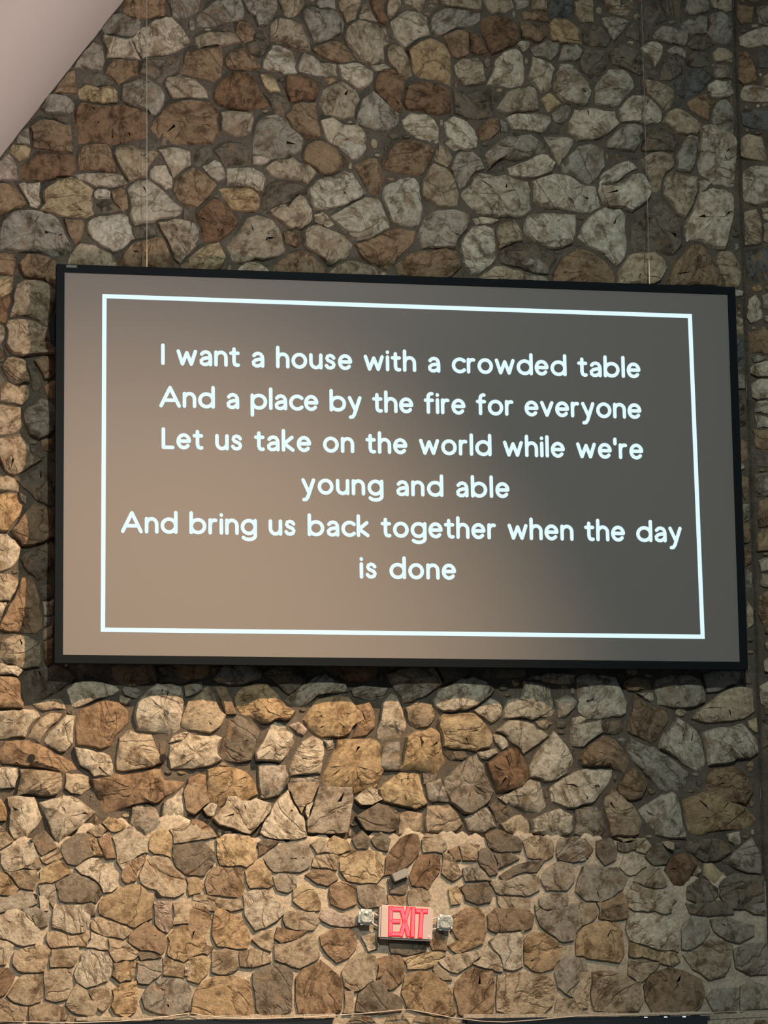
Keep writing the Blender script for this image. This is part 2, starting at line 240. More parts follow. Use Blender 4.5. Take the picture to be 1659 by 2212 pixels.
# ------------------------------------------------------------------ the stones, read off the photograph
# one stone per line: kind of stone, then its outline (photograph pixels, unprojected onto the wall plane); the dark K below the grey block also stands for its shadow
STONES = """b 273,-13 355,-13 353,35 325,38 280,35 270,23
g 365,-10 430,-10 428,18 410,33 395,40 375,33
g 245,35 260,33 280,43 298,45 305,60 290,75 260,75 230,73 225,60
w 288,83 298,65 320,58 335,43 370,40 390,58 408,85 410,90 388,103 363,118 310,123 295,105
w 225,80 283,83 303,128 270,120 233,120
b 243,133 298,128 295,160 275,170 255,180 230,158
g 203,95 220,98 225,115 218,148 165,143 180,120
k 315,125 375,118 393,125 383,150 360,170 343,175 320,160 305,155
b 150,158 158,155 165,198 120,198
y 170,190 185,183 215,190 238,185 250,200 250,220 225,225 198,220 175,210
k 165,165 195,160 230,163 250,180 230,185 205,188 180,180 170,185
g 265,200 268,185 295,170 320,170 345,188 353,205 348,240 335,248 310,233 280,225 265,215
t 360,165 388,163 420,175 445,198 448,208 400,210 373,208 360,185
g 105,208 130,205 150,215 160,225 158,240 105,245 93,233
r 163,230 180,225 240,230 260,230 318,243 318,293 285,300 250,308 205,303 170,308 165,275 165,245
b 328,275 353,233 375,225 410,218 455,225 473,248 468,288 458,308 375,310 350,313 340,290
b 68,275 85,263 115,260 150,275 155,328 110,330 73,315
k 95,250 125,248 150,253 150,268 125,260
g 45,290 60,278 63,308 35,310
g 438,25 450,18 475,0 510,-8 523,8 525,15 523,38 510,45 465,53 430,53 430,38
g 528,0 540,-10 590,-10 595,20 585,38 575,53 560,53 555,35 540,25 530,13
t 605,0 615,-10 655,-10 653,13 640,28 623,38 613,25
g 658,23 670,18 688,25 720,20 733,28 740,50 738,68 708,83 680,90 665,68 658,43
g 685,8 703,-5 720,-8 723,15 690,15
t 733,0 775,-10 780,10 765,40 750,48 740,30
t 785,10 795,8 810,43 778,40 775,33
r 805,-5 833,-8 830,25 835,53 818,45 805,20
t 585,48 605,43 640,50 653,53 665,85 668,108 658,110 620,100 600,90 588,85
b 515,45 535,48 548,68 548,88 530,90 513,70
k 553,68 570,70 580,88 578,105 560,120 540,115 535,95 550,90
t 425,83 450,73 475,75 510,75 515,90 485,95 455,100 430,103 428,93
b 405,115 440,108 475,103 480,125 475,165 460,175 440,168 415,163 390,158 395,130
b 485,130 500,113 528,105 545,123 560,143 540,148 500,148 490,140
w 580,115 590,100 615,100 628,110 635,128 640,155 620,158 590,148 570,145 573,128
w 645,140 658,118 675,125 690,140 725,143 728,160 705,163 665,158 648,153
b 675,108 715,93 740,93 748,105 763,125 735,135 700,120
w 733,143 755,138 775,138 803,155 805,175 778,190 758,183 738,163
t 748,75 760,50 785,45 830,60 838,75 838,95 828,100 828,130 805,138 780,128 763,110 750,95
w 808,143 830,140 840,145 823,153
r 465,200 475,180 503,160 528,158 545,170 565,205 578,225 560,230 530,235 500,233 470,223 465,213
y 565,163 580,160 588,168 603,195 585,198 575,185
k 575,205 595,200 620,215 623,230 615,245 595,240 585,220
r 623,165 645,165 665,168 683,180 688,205 678,215 645,215 628,218 620,190
b 705,170 720,165 725,173 710,178
t 698,195 725,178 748,180 765,198 775,218 763,248 740,255 705,245 693,225
r 810,175 830,148 855,150 870,170 868,210 863,240 845,233 828,215 815,195
b 620,250 635,230 655,220 680,223 683,260 690,295 665,300 645,283 625,260
t 480,245 510,243 543,250 545,270 540,285 515,293 480,280 475,265
g 553,270 570,255 595,250 615,260 625,280 653,300 648,325 615,345 575,345 550,330 550,295
w 695,263 715,258 740,275 780,275 790,300 780,318 750,320 715,310 703,290
g 770,245 783,220 803,203 823,215 843,235 858,250 858,270 835,280 795,275 773,268
t 875,-8 915,-8 913,15 905,23 890,10 878,5
t 835,20 850,-8 863,-8 863,10 850,33 843,38 835,33
w 845,48 865,33 880,25 905,30 918,40 925,73 915,80 895,88 875,103 863,93 850,75
g 930,50 940,33 960,23 990,23 1005,25 1035,30 1035,40 1020,50 995,58 970,68 945,75 933,65
t 925,0 955,-8 1038,-8 1038,18 1010,15 980,13 950,5
t 1050,0 1068,-8 1100,-8 1110,13 1090,25 1065,25 1055,13
g 1110,-8 1143,-8 1140,10 1120,18 1115,5
t 1153,5 1160,-8 1178,-8 1180,20 1165,18 1150,15
b 1130,28 1155,23 1180,30 1183,45 1155,45 1133,40
s 1188,8 1205,-5 1233,0 1233,25 1218,38 1200,33 1188,20
o 880,110 905,90 930,85 960,98 970,118 973,150 970,183 955,175 930,170 905,165 890,150 885,130
t 835,105 850,98 868,103 880,125 888,150 888,163 875,168 860,160 850,140 838,120
b 960,78 985,65 1005,70 1013,90 1010,115 990,123 980,115 970,95
r 1018,73 1030,75 1043,93 1050,110 1035,115 1018,110 1015,85
r 1043,45 1060,35 1085,38 1100,45 1120,68 1120,90 1105,98 1075,110 1063,115 1053,105 1045,80
b 1125,50 1155,50 1178,55 1180,75 1165,88 1145,85 1125,83
w 1123,88 1145,90 1143,100 1130,108 1120,95
o 1188,55 1198,43 1218,43 1250,65 1255,90 1225,93 1195,85 1188,70
t 983,143 1000,130 1030,130 1040,143 1045,175 1025,180 1005,183 990,165 980,150
w 1055,180 1068,158 1070,135 1090,115 1105,105 1125,108 1128,130 1133,165 1138,185 1105,185 1075,180
w 1145,165 1153,140 1155,125 1180,133 1195,150 1190,180 1185,200 1170,200 1158,183
g 1148,105 1165,100 1183,90 1205,98 1203,115 1188,128 1170,120 1155,118
g 1210,115 1220,100 1245,98 1255,110 1255,125 1230,130 1210,128
w 1200,165 1213,140 1230,135 1250,155 1265,175 1275,198 1265,225 1250,230 1225,220 1200,200 1195,180
r 873,210 880,190 905,180 943,180 965,190 975,225 970,240 945,245 915,240 880,233 870,223
k 980,200 1010,205 1045,200 1060,190 1060,220 1070,245 1055,250 1030,255 1010,253 985,243 980,220
t 1078,233 1100,200 1120,190 1155,190 1160,220 1160,235 1130,243 1095,240
y 1173,213 1188,203 1210,223 1200,233 1185,240 1180,225
g 1195,245 1213,230 1230,233 1230,250 1213,265 1200,260
w 1098,255 1120,245 1155,248 1188,253 1188,265 1170,285 1145,278 1110,275
w 873,260 890,245 913,243 935,263 945,280 945,305 935,308 915,303 895,288 875,275
w 963,265 980,253 1000,258 1023,283 1030,300 1028,315 1005,325 980,315 968,295
b 1035,283 1055,260 1073,260 1075,280 1060,295 1040,298
g 1080,260 1095,265 1095,280 1085,280
t 1244,5 1277,-5 1279,45 1259,45 1247,30
t 1309,0 1329,-5 1334,15 1354,18 1364,0 1369,13 1354,30 1339,33 1319,23
k 1337,-8 1354,-8 1359,5 1347,13 1337,10
g 1304,40 1339,38 1357,48 1349,63 1334,75 1324,83 1314,70 1307,55
k 1397,15 1414,5 1434,30 1439,40 1419,50 1404,58 1394,40
k 1429,-8 1474,-8 1477,20 1464,35 1444,30 1434,13
g 1479,20 1489,0 1524,-8 1527,20 1514,28 1489,28
t 1534,0 1554,-8 1579,-8 1582,20 1569,23 1544,13
g 1534,40 1544,28 1559,28 1582,50 1579,85 1564,93 1544,85 1529,73 1539,55
g 1474,55 1489,45 1504,50 1512,33 1524,40 1524,70 1509,73 1494,68
k 1349,65 1369,50 1389,55 1402,70 1399,85 1387,90 1369,80 1354,75
g 1414,75 1429,60 1454,63 1484,73 1487,85 1479,95 1459,93 1439,88 1424,85
w 1387,105 1394,95 1417,93 1429,100 1427,118 1417,138 1414,125 1399,118
k 1489,95 1504,78 1524,80 1539,95 1524,103 1499,103
g 1444,110 1459,100 1479,110 1479,123 1464,115
k 1439,130 1459,120 1479,130 1474,155 1449,170 1429,170 1434,145
k 1484,125 1504,113 1534,113 1534,135 1514,145 1489,138
t 1544,115 1554,105 1574,108 1582,120 1579,133 1547,135
g 1542,140 1574,138 1582,150 1579,168 1559,170 1542,160
s 1459,180 1484,160 1519,150 1539,165 1524,180 1509,200 1489,213 1469,210 1459,195
w 1534,183 1549,175 1577,175 1582,200 1564,210 1544,205 1534,193
b 1487,220 1504,208 1529,205 1544,220 1534,235 1529,255 1509,245 1494,233
t 1392,175 1419,180 1457,195 1454,215 1449,230 1437,235 1419,225 1399,200
w 1282,200 1304,165 1314,153 1344,153 1364,170 1369,185 1354,205 1337,225 1319,228 1289,220
k 1254,120 1274,103 1304,108 1314,130 1304,155 1279,165 1259,150
k 1314,120 1339,95 1369,105 1394,130 1419,155 1384,160 1354,145 1324,135
k 1257,70 1279,55 1304,60 1319,85 1309,98 1279,100 1262,90
w 1337,245 1349,220 1369,208 1394,210 1414,220 1429,243 1429,253 1422,268 1394,268 1369,260 1344,260
t 1432,265 1444,245 1464,235 1484,245 1504,260 1519,275 1504,288 1484,288 1464,285 1444,273
g 1537,238 1549,225 1564,215 1579,235 1582,270 1582,290 1564,293 1544,280 1539,260
w 1229,265 1244,238 1274,233 1304,243 1329,243 1337,265 1314,285 1289,298 1249,300 1229,285
g 1314,305 1334,285 1354,273 1389,270 1392,285 1379,310 1369,325 1339,320 1314,315
k 1389,295 1404,273 1434,275 1454,288 1469,308 1454,323 1419,328 1389,323
g 1489,290 1507,295 1509,315 1499,345 1489,370 1464,365 1464,340 1479,310
b 1594,10 1619,20 1627,20 1624,48 1604,50 1594,35
g 1639,20 1664,15 1664,55 1644,50
w 1599,85 1619,75 1644,65 1664,63 1664,100 1619,103 1602,98
b 1597,115 1614,115 1632,145 1634,175 1609,183 1597,175
s 1639,110 1664,105 1664,145 1644,145
w 1602,205 1609,188 1634,190 1664,195 1664,218 1632,220 1607,215
s 1604,245 1624,240 1664,240 1664,280 1624,275 1609,270
t 1652,170 1664,160 1664,185 1649,185
y 23,325 30,315 55,313 63,323 63,338 50,345 43,348 33,340
p -10,350 0,353 20,335 28,340 33,355 40,378 38,383 13,388 -10,390
r 60,348 85,330 150,330 160,345 163,365 150,378 120,378 118,383 75,390 55,388 43,375 43,360
b 168,345 180,320 205,315 230,315 243,340 250,370 243,375 210,368 175,365
t 248,333 260,315 280,315 310,323 345,328 325,348 318,360 313,380 295,390 278,393 265,365
w 348,325 375,320 408,330 410,355 395,365 375,378 365,355
w 165,378 180,373 210,373 238,375 265,385 278,398 245,403 210,400 188,393
w 325,365 333,360 355,360 368,385 368,403 358,405 343,395 328,380
y 93,415 125,395 150,388 185,398 200,408 198,435 200,460 190,470 165,470 125,463 90,453 100,440 93,430
w 43,400 60,395 83,395 85,415 85,445 78,450 68,443 60,425
b -10,395 10,395 30,405 40,420 55,435 45,445 25,450 0,463 -10,460
w 203,413 220,408 240,415 235,425 215,433 203,425
b 243,415 260,408 275,420 278,450 265,455 245,435
k 205,440 230,430 250,443 260,455 240,460 215,460 205,455
w 280,400 300,385 318,390 350,410 375,440 393,448 393,460 375,470 325,478 290,488 283,475 283,450 278,425
b 375,400 395,375 415,365 443,380 450,405 435,430 420,445 400,440 380,420
g 5,480 30,460 70,458 110,463 125,480 135,500 150,520 155,535 150,543 120,550 90,545 45,540 0,538 0,510
b 145,475 180,473 183,495 170,520 165,525 150,510
w 185,493 200,473 225,465 255,460 275,470 285,490 288,515 275,525 260,538 243,543 225,535 200,513
t 158,540 175,528 205,535 230,543 245,560 250,575 150,570
b 258,570 270,548 290,528 325,515 350,518 360,540 375,580 313,580 260,575
t 343,483 375,470 413,475 413,510 420,530 390,568 380,560 368,525 353,500
k 400,450 415,460 420,475 410,490 395,475
b 393,575 413,558 430,560 430,585 395,585
b -10,545 30,548 33,570 25,593 -10,590
y -10,595 25,595 25,625 10,640 -10,640
b 43,570 60,553 90,553 120,568 125,605 120,610 95,603 55,595 48,585
k 285,490 320,485 335,500 325,515 295,515
k 428,325 453,313 458,333 445,350 423,360 420,340
k 468,325 500,305 530,315 540,350 510,355 483,358 478,338
w 440,360 465,348 483,360 485,380 470,388 460,388 445,373
w 495,365 515,360 545,365 565,378 573,390 568,418 558,418 535,403 495,398
p 550,340 565,335 588,343 570,350 550,353
t 575,365 600,345 630,345 645,358 675,365 680,375 665,395 650,393 620,388 590,378
b 658,320 680,302 705,313 725,325 748,345 740,358 715,375 690,370 670,353 658,345
w 718,302 735,295 785,300 788,320 773,340 760,340 740,325
b 425,370 440,368 455,385 465,400 445,425 425,445 400,440 410,420
o 478,410 510,403 535,403 558,418 558,445 550,453 525,453 500,450
r 425,465 460,433 480,440 500,465 510,483 490,505 465,523 445,528 438,505
k 575,400 605,390 645,395 658,405 660,415 648,413 630,435 620,450 600,445 575,460 570,435
t 580,453 600,443 620,450 635,430 650,415 663,435 675,465 660,490 630,495 613,478 590,465
w 670,410 685,393 715,385 745,370 760,375 775,400 788,415 780,425 745,440 710,448 675,450 670,430
b 770,358 795,343 815,345 825,373 828,395 815,420 800,410 785,385
w 680,465 695,463 713,473 718,483 708,488 683,478
w 718,468 745,453 770,440 790,430 815,433 830,455 840,490 825,503 800,518 775,520 755,508 740,490
t 493,530 520,500 533,475 555,468 585,480 605,505 613,540 600,550 570,558 550,555 530,570 505,560
y 425,548 450,528 470,528 485,555 475,578 440,585 400,580 410,560
b 615,505 640,500 653,520 640,530 620,523
t 658,495 685,490 715,503 745,513 758,528 750,550 725,570 708,570 685,550 660,530
w 515,585 533,563 550,570 570,578 580,590 550,590
b 598,575 625,550 653,543 685,555 698,570 700,595 635,595 590,590
t 713,590 735,570 765,565 795,575 810,575 818,603 740,600
b 770,530 805,515 840,495 875,493 895,498 890,520 865,555 835,580 810,570 785,555
g 415,475 430,493 425,515 400,550
b 840,335 855,310 890,305 925,315 935,325 925,355 915,375 890,380 855,370 825,363 825,350
t 945,325 950,315 965,320 975,340 975,355 965,358 940,345
g 980,345 1000,325 1020,328 1035,345 1043,363 1025,370 1010,395 995,403 985,380 975,360
w 830,400 855,395 880,380 895,385 903,405 905,435 910,455 903,485 890,490 850,480 835,455 830,425
t 915,400 925,365 935,355 960,365 980,390 990,415 985,440 950,445 930,430 910,425
w 995,418 1015,405 1020,385 1035,375 1070,385 1090,380 1115,390 1140,395 1148,410 1143,440 1145,455 1135,468 1100,468 1045,465 1025,450 1010,435
g 1045,340 1065,320 1095,300 1145,295 1175,310 1178,323 1145,340 1110,345 1075,335 1060,350 1055,365
w 1100,365 1130,355 1155,338 1180,340 1195,355 1188,370 1160,380 1125,380 1103,375
w 965,310 980,295 1010,302 1005,320 985,323
w 1180,295 1240,300 1220,335 1208,355 1200,335
g 913,485 930,460 970,450 1000,460 1013,470 1005,495 985,515 980,535 945,538 915,535 905,505
g 1215,355 1235,335 1250,320 1275,315 1300,325 1303,360 1290,380 1275,395 1250,380 1220,370
w 1005,515 1020,495 1045,485 1065,495 1068,530 1070,555 1060,575 1035,588 1020,590 1005,570 1000,550 995,530
t 1075,500 1090,475 1110,475 1125,505 1125,520 1100,530 1080,535
w 1025,475 1055,470 1075,475 1055,483 1030,483
b 855,570 880,550 915,545 965,535 985,545 995,575 975,595 945,605 900,600 865,590
w 1140,465 1180,463 1240,468 1240,505 1235,525 1205,535 1180,535 1155,520 1135,505 1135,495
k 1075,545 1095,530 1145,525 1175,540 1200,560 1185,590 1160,585 1105,575 1085,565
g 1110,570 1145,550 1170,560 1190,585 1180,590 1150,585
t 1040,600 1060,580 1090,578 1130,585 1133,613 1035,610
w 1150,395 1195,380 1230,385 1255,400 1285,405 1295,445 1275,455 1245,455 1210,448 1180,448 1155,435
b 1195,585 1215,560 1245,540 1280,550 1310,575 1330,600 1328,615 1195,615
g 1135,595 1175,600 1190,615 1135,613
w 1299,400 1329,398 1369,375 1389,378 1404,410 1399,430 1389,440 1364,455 1344,450 1314,443 1304,430 1297,410
w 1299,380 1329,360 1359,350 1374,363 1354,375 1334,393 1299,395
t 1389,345 1414,328 1434,325 1452,333 1459,350 1444,365 1434,380 1429,400 1424,413 1414,410 1404,385 1394,360
w 1512,275 1539,275 1579,290 1587,310 1584,360 1584,400 1554,400 1534,390 1514,370 1509,345
t 1434,395 1444,373 1464,373 1484,385 1504,385 1502,425 1494,450 1479,468 1464,465 1454,445 1434,420
w 1512,393 1524,388 1534,395 1527,408 1514,410
w 1482,490 1504,435 1514,415 1534,410 1564,405 1584,420 1584,460 1574,495 1564,535 1539,533 1519,520 1484,520
w 1252,510 1264,485 1284,460 1304,453 1324,460 1339,450 1349,465 1347,490 1352,520 1349,555 1332,570 1304,545 1269,525
k 1369,490 1389,465 1399,440 1419,425 1439,435 1454,460 1469,490 1469,530 1454,548 1434,550 1399,540 1374,540 1367,520
t 1339,590 1359,555 1389,545 1414,545 1434,565 1437,580 1424,605 1409,613 1334,613
b 1444,610 1459,570 1484,545 1497,525 1514,525 1534,555 1554,580 1564,615 1444,615
t 1544,565 1559,545 1579,543 1594,570 1599,590 1594,618 1569,618 1559,595
w 1604,375 1624,360 1664,360 1664,435 1634,443 1607,435
t 1612,460 1634,455 1647,475 1647,505 1642,525 1604,530 1609,500
w 1649,455 1664,455 1664,475 1649,475
g 1652,485 1664,485 1664,525 1654,520
s 1614,545 1644,540 1664,540 1664,605 1619,610 1609,575
t 1599,305 1619,295 1644,300 1654,345 1634,345 1604,340
k 50,1460 75,1445 115,1438 150,1453 160,1465 145,1480 120,1493 85,1510 55,1520 48,1495 48,1475
b -10,1460 25,1460 45,1475 45,1500 50,1530 -10,1530
t 75,1523 110,1513 130,1513 143,1528 115,1528 85,1533
w 145,1490 160,1478 200,1475 230,1480 260,1490 235,1500 210,1505 190,1520 160,1525 150,1510
k 160,1445 180,1435 210,1438 230,1453 210,1463 180,1460
b 243,1440 270,1438 325,1435 338,1455 335,1470 305,1473 280,1483 253,1470 245,1455
k 345,1445 375,1440 420,1435 425,1465 385,1473 345,1475
g 263,1490 280,1483 303,1495 295,1505 270,1500
w 260,1505 283,1508 278,1518 260,1515
w 293,1545 300,1520 315,1500 340,1480 370,1475 388,1485 395,1518 398,1535 390,1565 380,1583 340,1580 300,1575 295,1560
w -10,1538 30,1533 83,1538 85,1545 65,1565 53,1590 25,1593 -10,1593
t 63,1593 68,1575 90,1555 110,1543 130,1543 115,1565 100,1580 90,1595 85,1603
w 93,1600 105,1580 130,1563 145,1548 158,1550 155,1570 153,1605 140,1620 128,1625 110,1610
b 168,1555 175,1535 200,1520 235,1515 265,1525 275,1540 275,1560 260,1575 245,1590 235,1610 215,1618 185,1610 168,1608 165,1580
b -5,1630 10,1605 35,1598 70,1605 100,1620 130,1635 155,1650 165,1660 150,1668 120,1665 85,1658 45,1650 5,1645
w 163,1618 185,1620 210,1625 235,1635 248,1675 245,1678 205,1675 195,1660 175,1650
t 253,1650 260,1595 280,1580 300,1590 325,1590 333,1615 345,1640 350,1645 310,1660 260,1668 250,1665
w 365,1610 390,1600 410,1585 455,1590 475,1595 465,1615 475,1640 455,1650 415,1658 370,1658 365,1635
w 370,1600 383,1585 405,1585 395,1600
k 350,1605 360,1603 360,1625 350,1630
w -10,1665 10,1660 38,1660 43,1675 30,1698 -10,1700
t 45,1665 90,1663 133,1668 135,1690 125,1715 38,1715 43,1680
t 140,1668 165,1675 188,1680 193,1700 175,1713 155,1710 143,1700
b 198,1685 250,1675 345,1663 353,1690 395,1690 375,1710 345,1730 313,1735 275,1740 250,1748 225,1755 215,1745 210,1720
b 380,1440 415,1435 453,1435 450,1460 420,1465 385,1470
g 463,1465 475,1445 505,1438 535,1435 565,1450 560,1465 540,1473 510,1475 480,1475
r 463,1445 480,1440 475,1455 465,1460
k 573,1453 600,1440 640,1438 680,1450 670,1470 650,1485 625,1500 610,1485 590,1465
r 703,1440 740,1435 815,1435 810,1460 785,1470 740,1470 715,1455
w 620,1513 645,1485 675,1465 700,1458 715,1465 745,1480 750,1490 720,1495 685,1500 660,1518 645,1523 630,1520
g 400,1485 415,1480 435,1475 438,1490 420,1500 400,1505
t 390,1550 400,1525 425,1500 450,1485 463,1500 475,1530 485,1545 475,1565 455,1585 425,1580 390,1570
b 468,1485 480,1480 495,1505 500,1525 505,1540 490,1540 478,1520
o 510,1505 530,1485 550,1475 575,1480 595,1500 605,1515 615,1528 633,1540 625,1550 595,1555 565,1560 545,1553 525,1540 515,1525
o 658,1555 675,1530 685,1510 710,1503 750,1508 765,1525 785,1535 790,1555 770,1565 755,1580 730,1595 695,1590 675,1580 665,1565
b 775,1525 795,1520 805,1540 805,1570 790,1585 765,1590 770,1565 790,1550
g 755,1490 785,1485 815,1488 835,1490 825,1505 790,1508 765,1500
k 498,1555 510,1548 535,1553 555,1565 560,1580 550,1605 540,1640 515,1645 485,1640 465,1635 480,1610 495,1580
w 553,1630 570,1605 585,1575 595,1555 605,1560 615,1570 635,1585 635,1600 620,1625 605,1645 580,1640 555,1638
p 628,1568 645,1563 660,1578 655,1585 635,1578
w 625,1665 640,1630 655,1605 675,1593 695,1603 700,1615 695,1635 690,1670 660,1673 630,1673
o 700,1680 715,1640 730,1615 730,1600 765,1600 815,1598 823,1630 825,1665 815,1690 810,1710 740,1715 705,1700
w 700,1600 720,1598 715,1615 710,1618
g 560,1655 585,1650 615,1655 620,1675 610,1700 600,1715 565,1723
o 450,1665 475,1660 510,1663 530,1670 550,1695 555,1715 530,1735 475,1740 450,1725 445,1690
b 410,1685 430,1675 445,1675 445,1705 410,1710
g 630,1685 655,1680 685,1678 685,1695 655,1705 625,1700
g 840,1458 870,1448 905,1440 935,1445 953,1475 940,1485 910,1505 890,1518 870,1520 860,1495 850,1480
k 948,1440 975,1438 1015,1445 1015,1465 985,1475 960,1475 953,1455
w 938,1515 950,1495 970,1480 995,1465 1020,1465 1050,1475 1065,1490 1055,1505 1030,1520 1005,1530 980,1538 955,1533 940,1525
k 1030,1445 1070,1438 1133,1445 1135,1458 1090,1460 1045,1460
w 815,1595 817,1580 825,1555 830,1520 845,1500 860,1510 870,1535 875,1560 870,1580 860,1595 840,1595
t 875,1530 900,1515 930,1525 935,1550 925,1570 900,1575 880,1555
w 1030,1535 1060,1510 1075,1520 1085,1535 1075,1550 1063,1558 1045,1545
w 1088,1535 1100,1515 1125,1515 1135,1495 1135,1475 1160,1475 1185,1485 1188,1505 1200,1535 1190,1543 1160,1553 1125,1550 1090,1548
y 950,1580 950,1555 960,1545 990,1540 1025,1545 1040,1560 1055,1580 1065,1605 1060,1615 1030,1620 990,1620 960,1610 955,1595
w 1078,1578 1100,1560 1120,1555 1140,1560 1160,1575 1180,1590 1160,1605 1130,1625 1115,1610 1095,1590
w 1070,1590 1090,1593 1095,1610 1085,1618 1070,1605
t 1158,1560 1175,1555 1188,1565 1180,1573 1160,1568
w 1200,1515 1225,1505 1250,1515 1220,1545 1210,1548
w 1140,1465 1180,1458 1240,1460 1245,1475 1205,1473 1165,1468
o 868,1655 875,1630 880,1595 900,1580 930,1575 950,1585 950,1620 960,1645 945,1660 940,1673 910,1665 865,1660
k 960,1625 1010,1620 1010,1635 970,1640
w 1035,1625 1055,1620 1073,1615 1075,1625 1055,1640 1040,1640
r 1053,1650 1075,1635 1095,1620 1115,1615 1128,1645 1140,1680 1130,1700 1100,1710 1075,1710 1060,1680
w 1148,1655 1160,1630 1180,1605 1198,1585 1210,1600 1225,1620 1235,1645 1230,1670 1200,1685 1175,1685 1148,1678
g 815,1660 825,1625 835,1605 860,1605 863,1660 840,1660
g 915,1675 940,1675 938,1690 915,1695
g 960,1685 985,1665 1010,1640 1030,1630 1035,1640 1045,1660 1060,1690 1065,1710 1050,1740 1020,1760 990,1750 965,1720 955,1700
w 1249,1465 1269,1458 1299,1460 1329,1465 1339,1490 1352,1520 1349,1540 1334,1548 1299,1550 1269,1548 1254,1535 1252,1505
b 1349,1475 1369,1465 1404,1473 1407,1485 1384,1490 1359,1488
g 1414,1495 1419,1470 1444,1460 1479,1460 1509,1470 1519,1495 1519,1515 1494,1525 1449,1525 1424,1520
g 1522,1460 1539,1455 1579,1450 1599,1455 1589,1475 1554,1490 1529,1493
t 1499,1550 1514,1535 1539,1515 1559,1500 1579,1485 1599,1483 1624,1490 1624,1515 1629,1535 1609,1550 1569,1555 1524,1558
b 1374,1500 1394,1520 1409,1530 1439,1535 1444,1555 1429,1575 1419,1595 1409,1608 1389,1600 1359,1580 1359,1560 1369,1535
w 1377,1498 1414,1495 1414,1513 1394,1508
w 1239,1610 1234,1580 1239,1565 1264,1565 1299,1560 1299,1580 1279,1595 1259,1610
k 1302,1565 1324,1555 1344,1555 1347,1580 1319,1585 1304,1580
w 1239,1555 1254,1550 1264,1555 1262,1565 1249,1570 1239,1565
b 1254,1640 1269,1615 1294,1595 1314,1590 1334,1605 1349,1625 1357,1645 1357,1660 1349,1665 1319,1655 1289,1655 1259,1650
w 1427,1605 1434,1585 1454,1570 1464,1555 1479,1565 1499,1580 1514,1600 1522,1630 1519,1655 1509,1663 1489,1655 1464,1640 1439,1625 1427,1615
g 1339,1598 1359,1593 1384,1603 1409,1615 1439,1630 1459,1645 1474,1665 1487,1673 1479,1695 1464,1705 1439,1710 1419,1690 1389,1665 1374,1645 1359,1620
w 1519,1585 1554,1573 1579,1575 1604,1565 1619,1580 1634,1600 1637,1625 1619,1635 1589,1635 1574,1650 1534,1650 1529,1625 1522,1605
y 1619,1560 1634,1555 1647,1580 1634,1580 1622,1570
w 1191,1705 1214,1680 1244,1670 1269,1663 1299,1660 1324,1663 1312,1690 1289,1720 1274,1738 1224,1743 1194,1730
b 1339,1695 1359,1665 1374,1658 1389,1675 1394,1695 1384,1720 1359,1730 1334,1715
b 1532,1675 1544,1660 1574,1655 1599,1665 1619,1685 1624,1710 1609,1735 1569,1735 1539,1720 1527,1695
w 1644,1485 1664,1475 1664,1530 1649,1520
k 1644,1555 1664,1550 1664,1605 1649,1615
o -10,1725 0,1730 15,1750 10,1770 -10,1770
w 20,1725 50,1720 73,1723 78,1745 88,1765 80,1780 60,1800 45,1815 30,1810 23,1805 23,1765
w 90,1735 125,1723 155,1720 175,1733 195,1750 203,1755 180,1775 150,1800 125,1820 115,1805 110,1785 100,1760
g 288,1745 300,1733 318,1735 335,1750 343,1775 335,1790 315,1805 295,1795 285,1780
w 355,1735 395,1708 400,1725 405,1755 395,1770 375,1778 355,1783
T -10,1805 0,1790 20,1805 25,1815 0,1830 -10,1835
W 5,1845 25,1833 35,1830 45,1840 70,1825 80,1845 88,1865 90,1875 75,1880 50,1875 30,1883 13,1880 5,1865
K 70,1815 95,1800 110,1815 118,1830 105,1840 90,1850 80,1840
T 85,1853 105,1845 125,1835 135,1853 120,1863 100,1865 90,1863
T 20,1885 50,1880 80,1880 80,1905 70,1920 50,1920 35,1910
Y 85,1885 105,1868 125,1858 140,1870 150,1885 130,1900 110,1908 85,1905
O -10,1885 5,1890 25,1905 35,1920 30,1935 10,1935 -10,1930
K 120,1905 155,1890 185,1895 210,1915 215,1935 205,1948 175,1948 140,1950 125,1935
W 168,1875 195,1855 215,1860 230,1880 245,1900 250,1915 240,1928 225,1925 215,1905 190,1890 175,1890
K 130,1840 140,1820 165,1805 188,1805 195,1825 200,1845 185,1850 165,1865 145,1865
O 190,1805 203,1815 213,1835 220,1845 203,1843 195,1825
O 225,1780 235,1770 255,1775 270,1785 260,1795 240,1793
T 195,1795 215,1785 225,1793 215,1805 205,1805
B 215,1815 235,1805 245,1835 245,1850 230,1850 220,1835
W 245,1810 265,1795 280,1785 295,1800 313,1820 315,1840 295,1850 280,1865 265,1875 255,1860 248,1835
B 270,1870 290,1855 310,1850 315,1860 295,1880 290,1900 275,1910 265,1895
Y 330,1805 350,1795 370,1805 370,1830 365,1848 345,1845 320,1835 325,1820
T 370,1795 395,1785 425,1780 455,1795 460,1805 430,1810 375,1820
T 300,1890 310,1865 335,1850 360,1855 370,1875 385,1885 400,1905 395,1925 375,1935 350,1933 340,1920 320,1915 305,1905
O 215,1950 240,1930 270,1920 285,1910 300,1915 315,1930 328,1938 325,1980 290,2000 260,1995 225,1980 210,1965
G 85,1915 105,1910 120,1920 118,1940 110,1955 90,1933
W 88,1938 95,1933 105,1948 100,1965 90,1970
G -10,1940 15,1938 45,1925 65,1930 75,1950 50,1965 -10,1970
B 395,1710 415,1690 445,1700 448,1730 430,1745 418,1755 400,1750
W 490,1720 510,1720 520,1730 540,1730 550,1728 565,1735 580,1740 580,1758 565,1770 550,1785 538,1798 525,1795 505,1785 475,1778 465,1768 480,1750
W 443,1748 455,1735 465,1740 455,1760 450,1760
